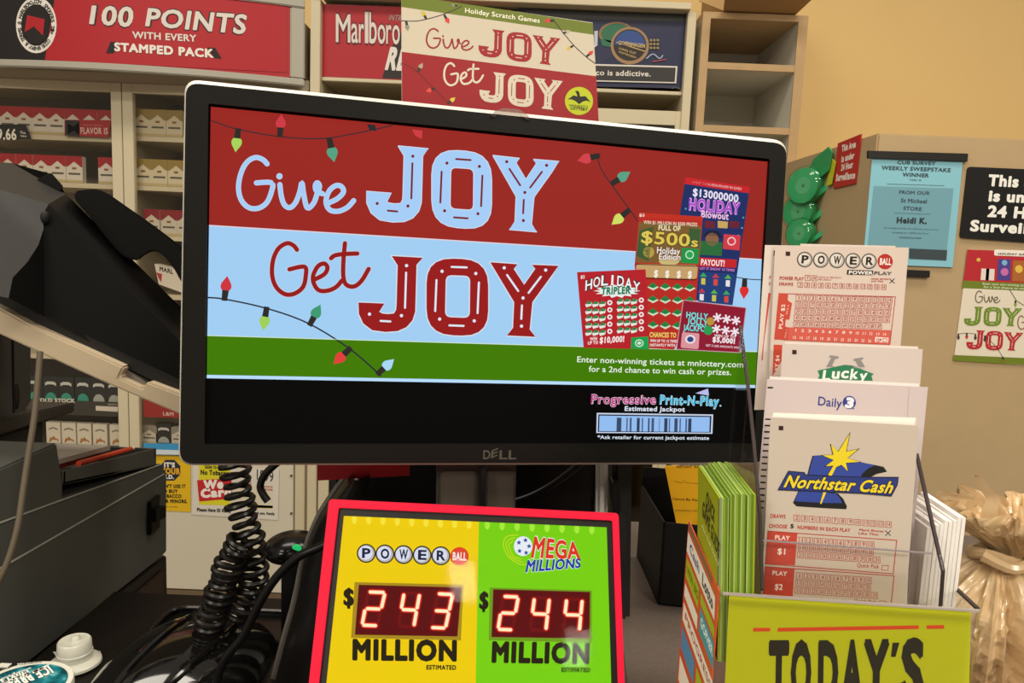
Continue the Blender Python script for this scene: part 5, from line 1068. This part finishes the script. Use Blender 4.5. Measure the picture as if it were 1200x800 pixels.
# ------------------------------------------------------------------ grey receipt register at the left
RX = -.50
rg = mat('#474844', .5, noise=.06, nscale=30, bump=.12, bscale=500); rgd = mat('#2d2d2b', .5)
def xp(pts, X, name, parent, m_, dep=.3, bevel=.002):
    m = MB(); A = [atX(x, y, X) for x, y in pts]; m.prism(A, [p - V((dep, 0, 0)) for p in A], m_); return m.build(name, parent, bevel)
t = thing('register_printer', V((RX - .15, .75, LOW + .07)), 'dark grey register printer filling the left edge', 'printer')
xp([(-70, 641), (0, 612), (73, 585), (190, 543), (195.5, 556), (195.5, 646), (190, 652.5), (-70, 858)], RX, 'body', t, rg)
xp([(-70, 582), (0, 549), (67, 518.5), (74, 567), (74, 586), (-70, 642)], RX, 'upper_body', t, rg)
m = MB(); 
for l in ([(-70, 641.5), (0, 612.5), (73, 585.5), (189, 544)], [(-70, 705), (0, 666), (192, 555.5)]):
    m.tube([atX(x, y, RX + .0003) for x, y in l], .0011, mat('#8f8d84', .35), 6)
m.build('crease_line', t)
def tray():
    A = [atX(*p, RX) for p in [(74, 552), (183, 525), (183, 545), (74, 568)]]; d = V((-.16, 0, 0)); th = V((-.004, 0, 0)); o = []
    m = MB(); m.prism(A, [p + th for p in A], rg); o = m.build('tray_wall', t, .001)
    m = MB(); bk_ = [A[1], A[2]]; m.ext([A[1], A[2], A[2] + d, A[1] + d], (0, -.004, 0), rg); m.build('tray_wall', t)
    m = MB(); m.ext([A[0], A[3], A[3] + d, A[0] + d], (0, .004, 0), rg); m.build('tray_wall', t)
    m = MB(); m.ext([A[3], A[2], A[2] + d, A[3] + d], (0, 0, .003), rgd); m.build('tray_floor', t)
    return A
TA = tray()
m = MB(); 
A = [atX(x, y, RX + .0) for x, y in [(172, 588), (183, 579), (183, 618), (172, 627)]]; m.ext(A, (.006, 0, 0), mat('#141312', .3))
A = [atX(x, y, RX + .006) for x, y in [(176, 596), (188, 592), (188, 606), (176, 612)]]; m.ext(A, (.008, 0, 0), mat('#0f0e0e', .25)); m.build('connector', t, .001)
UX = -.62
xp([(-60, 512), (0, 492), (88, 471.5), (88, 482.5), (-60, 528)], UX, 'slab', t, mat('#38352f', .45))
xp([(-60, 528), (51, 494), (51, 521), (-60, 570)], UX - .02, 'neck', t, rgd)
t = thing('printer_module', atX(10, 490, UX), 'dark grey upright module standing on the slab under the beige stand', 'printer')
xp([(-60, 372), (17, 372), (37, 384), (37, 470), (30, 481.5), (-60, 509.5)], UX - .02, 'body', t, mat('#3c3b37', .5), .2)
m = MB(); m.tube([atX(x, y, UX - .019) for x, y in [(15, 380), (16.5, 485)]], .0012, '#151413', 6); m.build('seam', t)
m = MB(); p = atX(19, 463, UX - .019); m.ellipsoid(p, (.003, 0, 0), (0, .006, 0), (0, 0, .018), mat('#171615', .3)); m.build('finger_slot', t)
# papers and a red pen in the tray
d0, d1_ = TA[0], TA[1]; L = d1_ - d0
for i, (c, a, b, h, lab) in enumerate((('#8d857a', .03, .62, .003, 'grey-white stack of receipts in the register tray, topmost'), ('#6d1f18', .02, .55, -.004, 'dark red folder under the receipts in the register tray'))):
    m = MB(); q0 = d0 + L * a + V((-.02 - i * .004, 0, 0)); q1 = d0 + L * b + V((-.02 - i * .004, 0, 0)); dd = V((-.07, 0, .0))
    zz = max(q0.z, q1.z); 
    up_ = V((0, 0, h)); m.ext([q0 + up_, q1 + up_ + V((0, 0, .004)), q1 + dd + up_ + V((0, 0, .004)), q0 + dd + up_], (0, 0, .006), mat(c, .5)); tag(m.build('paper_stack' if i == 0 else 'red_folder'), lab, 'papers' if i == 0 else 'folder')
m = MB(); p, q = atX(92, 543, RX - .012), atX(153, 526, RX - .012); m.tube([p, q], .0035, mat('#b23c24', .3), 10); m.tube([q, q + (q - p).normalized() * .008], .0022, mat('#d9c7b0', .3), 10); tag(m.build('red_pen'), 'orange-red pen lying on the papers in the register tray', 'pen')
# cash drawer below
t = thing('cash_drawer', V((RX - .15, .75, LOW)), 'black cash drawer with brown front under the grey register', 'cash drawer')
A = [atX(*p, RX) for p in [(195.5, 648), (195.5, 700)]]
top_z = lambda x, y: None
q = [(-70, 861), (190, 654.5), (195.5, 650)]
AA = [atX(*p, RX - .001) for p in q]; BB = [V((p.x, p.y, LOW + .001)) for p in AA]
m = MB(); A = AA + BB[::-1]; m.prism(A, [p - V((.3, 0, 0)) for p in A], mat('#171514', .35)); m.build('body', t, .002)
def mix(a, b, s): return a * (1 - s) + b * s
m = MB(); pts = [mix(AA[0], BB[0], .25), mix(AA[1], BB[1], .2), mix(AA[1], BB[1], .92), mix(AA[0], BB[0], .92)]; m.ext([p + V((.0, -.004, 0)) for p in pts], (.003, 0, 0), mat('#2e211b', .35)); m.build('drawer_front', t, .001)

# ------------------------------------------------------------------ small things on the deck
tc = atZ(26, 803, DECK + .03); tr_ = .041
t = thing('mint_tin', V((tc.x, tc.y, DECK)), 'round white-rimmed mint tin with teal lid in the lower left corner', 'tin')
wm = mat('#d3d2c4', .35)
m = MB(); m.lathe((tc.x, tc.y, DECK), [(tr_ * .93, .0005), (tr_ * .97, .003), (tr_ * .97, .02)], mat('#2a7f88', .3), 48); m.build('body', t)
m = MB(); m.lathe((tc.x, tc.y, DECK), [(tr_, .016), (tr_, .028), (tr_ * .98, .03), (tr_ * .88, .03), (tr_ * .87, .029)], wm, 48); m.build('lid', t)
def tealm():
    m = mat('#17656c', .25, noise=.0001, nscale=60); nt = m.node_tree; b = nt.nodes['Principled BSDF']; n = [x for x in nt.nodes if x.type == 'TEX_NOISE'][0]; r = nt.nodes.new('ShaderNodeValToRGB'); e = r.color_ramp.elements
    e[0].position = .38; e[0].color = lin('#0e3f48') + [1]; e[1].position = .68; e[1].color = lin('#7cc0c4') + [1]; x = e.new(.52); x.color = lin('#1c7480') + [1]
    nt.links.new(n.outputs['Fac'], r.inputs[0]); nt.links.new(r.outputs[0], b.inputs['Base Color']); return m
TP_ = Pl((tc.x, tc.y, DECK + .0298), (1, 0, 0), (0, 1, 0))
def tin(a):
    a.base = 0; a.L([(tr_ * .87 * math.cos(t_), tr_ * .87 * math.sin(t_)) for t_ in [2 * math.pi * i / 40 for i in range(40)]], [list(range(40))], tealm()); a.base = 1e-4
    a.crop(0, 700, 8); w = '#e4e6dc'
    a.z = 1; a.Q('ICE BREAKERS', (455, 640), (-190, 868), (505, 700), '#151718', .1, (-130, 935)); a.z = 2; a.Q('ICE BREAKERS', (455, 640), (-190, 868), (505, 700), w, .045, (-130, 935))
    a.z = 1; a.Q('MINTS', (258, 678), (-5, 770), (285, 718), '#151718', .1, (22, 812)); a.z = 2; a.Q('MINTS', (258, 678), (-5, 770), (285, 718), w, .05, (22, 812))
    a.z = 2; a.Q('SUGAR FREE', (390, 598), (160, 620), (392, 612), w, .03, (165, 636)); a.Q('wintergreen', (290, 652), (20, 752), (298, 668), w, .02, (30, 772)); a.P([(300, 695), (470, 618), (440, 650), (310, 712)], w)
apart('lid_print', TP_, t, tin, step=5e-5)
m = MB(); m.box((atZ(5, 780, DECK + .031).x - .006, atZ(5, 780, DECK + .031).y - .004, DECK + .0302), (atZ(5, 780, DECK + .031).x + .006, atZ(5, 780, DECK + .031).y + .004, DECK + .032), wm); m.build('flip_tab', t, .001)
pc = atZ(88, 776, DECK + .004)
t = thing('glue_bottle', V((pc.x, pc.y, DECK)), 'white plastic flip-cap lid standing beside the mint tin', 'bottle cap')
k = pc.y / F
wp = mat('#c9c8ba', .3, spec=.5); wp.node_tree.nodes['Principled BSDF'].inputs['Subsurface Weight'].default_value = .2; wp.node_tree.nodes['Principled BSDF'].inputs['Subsurface Radius'].default_value = (.004, .004, .003)
m = MB(); m.lathe((pc.x, pc.y, DECK), [(k * 27, .0012), (k * 30, .003), (k * 29.5, .0055), (k * 24, .009)], wp, 40); m.build('flange', t)
m = MB(); m.lathe((pc.x, pc.y, DECK), [(k * 19.5, .008), (k * 19.5, .014), (k * 20.3, .0145), (k * 20.3, .0165), (k * 19.5, .017), (k * 19, .027), (k * 17.5, .0285), (k * 15, .0275), (k * 6, .0272)], wp, 40); m.build('cap', t)
m = MB(); m.lathe((pc.x + k * 0, pc.y + k * 3, DECK), [(k * 5.2, .0272), (k * 5, .0302), (k * 3.5, .0315), (.0002, .0317)], wp, 20); m.build('nozzle', t)
m = MB(); q = [(62, 764), (118, 763), (107, 784), (76, 783)]; m.ext([atZ(*p, DECK + .0002) for p in q], (0, 0, .0006), mat('#cfcabc', .5)); tag(m.build('white_slip'), 'white paper slip lying under the flip-cap lid', 'paper')
# glossy black scanner lying behind
gl = mat('#0d0c0b', .08, coat=.6)
sc0 = atZ(222, 790, DECK + .03)
t = thing('barcode_scanner', V((sc0.x, sc0.y, DECK)), 'glossy black handheld scanner with raised bands lying on the deck', 'scanner')
ax = (atY(235, 722, .74) - atY(120, 800, .60)); ax.z = 0; ax = ax.normalized(); sx = V((ax.y, -ax.x, 0))
cc = V((atY(205, 775, .66).x, .66, DECK))
m = MB(); vs = []; fs = []; NA, NB = 26, 20
def dome(u, vv, ex=0):
    l = (u - .5) * .20; w_ = .072 * math.sin(math.pi * min(max(.16 + .62 * u, 0), 1))**.7; h_ = .066 * (math.sin(math.pi * (.08 + .80 * u))**.55)
    a = math.pi * vv; return cc + ax * l + sx * (w_ + ex) * -math.cos(a) + V((0, 0, (h_ + ex) * abs(math.sin(a))**.8))
for i in range(NA + 1): vs += [dome(i / NA, j / NB) for j in range(NB + 1)]
for i in range(NA): fs += [[i * (NB + 1) + j, i * (NB + 1) + j + 1, (i + 1) * (NB + 1) + j + 1, (i + 1) * (NB + 1) + j] for j in range(NB)]
fs += [list(range(NB + 1)), [NA * (NB + 1) + j for j in range(NB + 1)][::-1]]
m.add(vs, fs, gl, True); m.build('body', t)
for s_ in (.40, .62):
    m = MB(); m.tube([dome(0.02 + .93 * i / 30, s_ + .05 * math.sin(i / 30 * 3), .001) for i in range(31)], .003, gl, 8); m.build('band', t)
# open black bin behind the scanner
p, q = atY(168, 745, .76), atY(335, 745, .76)
t = thing('cable_bin', V(((p.x + q.x) / 2, .80, DECK)), 'shallow black bin behind the glossy scanner', 'bin')
zr = atY(215, 716, .82).z; bl_ = mat('#131211', .25)
m = MB(); out = [(p.x, .755), (q.x, .755), (q.x, .83), (p.x, .83)]
orr = rr(*out, .025, 6); 
m.prism([(x, y, DECK + .001) for x, y in orr], [(x, y, zr) for x, y in orr], bl_, caps=False); m.add([(x, y, DECK + .002) for x, y in orr], [list(range(len(orr)))], bl_); 
m.tube([(x, y, zr) for x, y in orr + orr[:1]], .003, bl_, 8, False); m.build('bin', t)
# black puck with a green light
c = atY(342, 641, .78)
t = thing('status_puck', V((c.x, c.y, c.z - .02)), 'black rounded device with a green light left of the jackpot sign', 'device')
m = MB(); m.ellipsoid(c, (.031, 0, .002), (0, .03, 0), (0, 0, .0165), mat('#131212', .18), 28, 14); m.build('body', t)
m = MB(); m.ellipsoid(c + V((.0115, -.022, .0085)), (.0055, 0, 0), (0, .003, 0), (0, 0, .0045), mat('#22c46a', .2, emit=.9), 14, 8); o = m.build('light', t); o['label'] = 'green light'
m = MB(); m.box((c.x - .01, c.y - .005, DECK), (c.x + .012, c.y + .02, c.z - .012), mat('#171615', .3)); m.build('stem', t)
# curved black arm of the terminal and the terminal body
t = thing('lottery_terminal', V((atY(560, 600, .86).x, .86, DECK)), 'black lottery terminal with silver uprights behind the jackpot sign', 'terminal')
bm2 = mat('#0f0e0d', .35)
x0, x1 = atY(422, 560, .80).x, atY(698, 560, .80).x
m = MB(); m.box((x0, .795, DECK + .001), (x1, .87, atY(560, 500, .80).z), bm2); m.build('body', t, .004)
sv = mat('#d5d3ce', .35, .1)
for q in ([(400, 500), (418, 500), (415, 680), (394, 680)], [(700, 500), (713, 500), (717, 680), (701, 680)]):
    m = MB(); A = [atY(x, y, .782) for x, y in q]; A[2].z = A[3].z = DECK + .001; m.ext(A, (0, .04, 0), sv); o = m.build('upright', t, .004); o['label'] = 'silver upright'
for q in ([(386, 500), (402, 500), (396, 700), (380, 700)], [(716, 500), (742, 500), (736, 800), (722, 800)]):
    m = MB(); A = [atY(x, y, .79) for x, y in q]; A[2].z = A[3].z = DECK + .001; m.ext(A, (0, .06, 0), mat('#2a2827', .4)); m.build('side_rail', t, .006)
m = MB(); A = [atY(x, y, .77) for x, y in rr((717, 565), (727, 566), (727, 602), (718, 600), 3)]; m.ext(A, (0, .02, 0), mat('#111', .15) if False else mat('#111010', .15)); m.build('knob', t, .002)
m = MB(); m.tube(catmull([atY(x, y, .755) for x, y in [(690, 535), (650, 566), (615, 584), (580, 592), (545, 600)]], 6), .0042, mat('#0d0c0c', .3)); m.build('cable', t)
m = MB(); c = atZ(722, 770, DECK + .01); m.lathe((c.x, c.y, DECK), [(.024, .001), (.026, .003), (.026, .008), (.024, .01)], mat('#1e1c1b', .3), 32); m.build('foot_pad', t)
t = thing('swivel_arm', V((atY(350, 700, .66).x, .66, DECK)), 'curved glossy black arm rising left of the jackpot sign', 'arm')
arm = catmull([atY(x, y, .66) for x, y in [(405, 560), (382, 590), (362, 622), (346, 665), (336, 715), (322, 765), (305, 830)]], 6)
m = MB(); A = []; B = []
for p in arm: A.append(p); B.append(p + V((.02 + (arm[0].z - p.z) * .5, -.01, -.0)))
th = V((0, .09, 0)); n = len(arm); vs = []
for p, q in zip(A, B):
    for k in range(9):
        s = k / 8; a = math.pi * s; vs.append(p + (q - p) * (.5 - .5 * math.cos(a)) + V((0, -.035 * math.sin(a) + .035, 0)))
m.add(vs + [v + V((0, .05, 0)) for v in vs], [[i * 9 + k, i * 9 + k + 1, (i + 1) * 9 + k + 1, (i + 1) * 9 + k] for i in range(n - 1) for k in range(8)], mat('#161412', .3), True)
m.build('shell', t)
m = MB(); m.tube([p + V((0, .03, 0)) for p in arm], .0035, mat('#6f6a63', .2, .4), 8); m.build('edge_highlight', t)  # grey tube paints the highlight along the glossy arm's edge
m = MB(); c = atY(360, 800, .68); m.lathe((c.x, c.y + .02, DECK), [(.05, .001), (.052, .004), (.05, .01)], mat('#161412', .3)); m.build('base', t)
# black cable over the arm
m = MB(); m.tube(catmull([atY(x, y, .60) for x, y in [(392, 632), (372, 642), (350, 652), (325, 675), (305, 705), (285, 745), (262, 775), (250, 812)]], 6), .0038, mat('#0d0c0c', .3)); tag(m.build('black_cable'), 'black cable looping over the curved arm down to the scanner', 'cable')
# coiled handset cord
ck = mat('#14110f', .32)
def coil(pts, r, turns, w_, Y, ph=0):
    base = catmull([atY(x, y, Y) for x, y in pts], 12); L_ = [0]
    for i in range(1, len(base)): L_.append(L_[-1] + (base[i] - base[i - 1]).length)
    out = []; N = int(turns * 16)
    for j in range(N + 1):
        d = L_[-1] * j / N; i = 0
        while i < len(L_) - 2 and L_[i + 1] < d: i += 1
        f = (d - L_[i]) / max(L_[i + 1] - L_[i], 1e-9); p = base[i].lerp(base[i + 1], f); tn = (base[i + 1] - base[i]).normalized()
        u = tn.cross(V((0, 1, 0))).normalized(); v = tn.cross(u); a = 2 * math.pi * j / 16 + ph
        rr_ = r * (.93 + .12 * math.sin(j * .11 + ph)); out.append(p + u * rr_ * math.cos(a) + v * rr_ * math.sin(a))
    return out
t = thing('coiled_cable', atY(260, 740, .70), 'black coiled handset cord hanging below the monitor in two strands', 'cable')
m = MB(); h = coil([(274, 540), (279, 575), (284, 600), (292, 630), (297, 655), (296, 680), (288, 702), (272, 725)], .0125, 17, 0, .70); m.tube(h, .003, ck, 7); m.build('coil', t)
m = MB(); h = coil([(284, 634), (272, 652), (264, 675), (256, 700), (246, 728), (238, 758)], .0125, 15, 0, .685, 1); m.tube(h, .003, ck, 7); m.build('coil', t)
m = MB(); m.tube(catmull([atY(x, y, .69) for x, y in [(330, 538), (318, 548), (309, 558), (305, 570), (309, 580), (314, 587)]], 6), .0036, ck); m.build('plug_end', t)
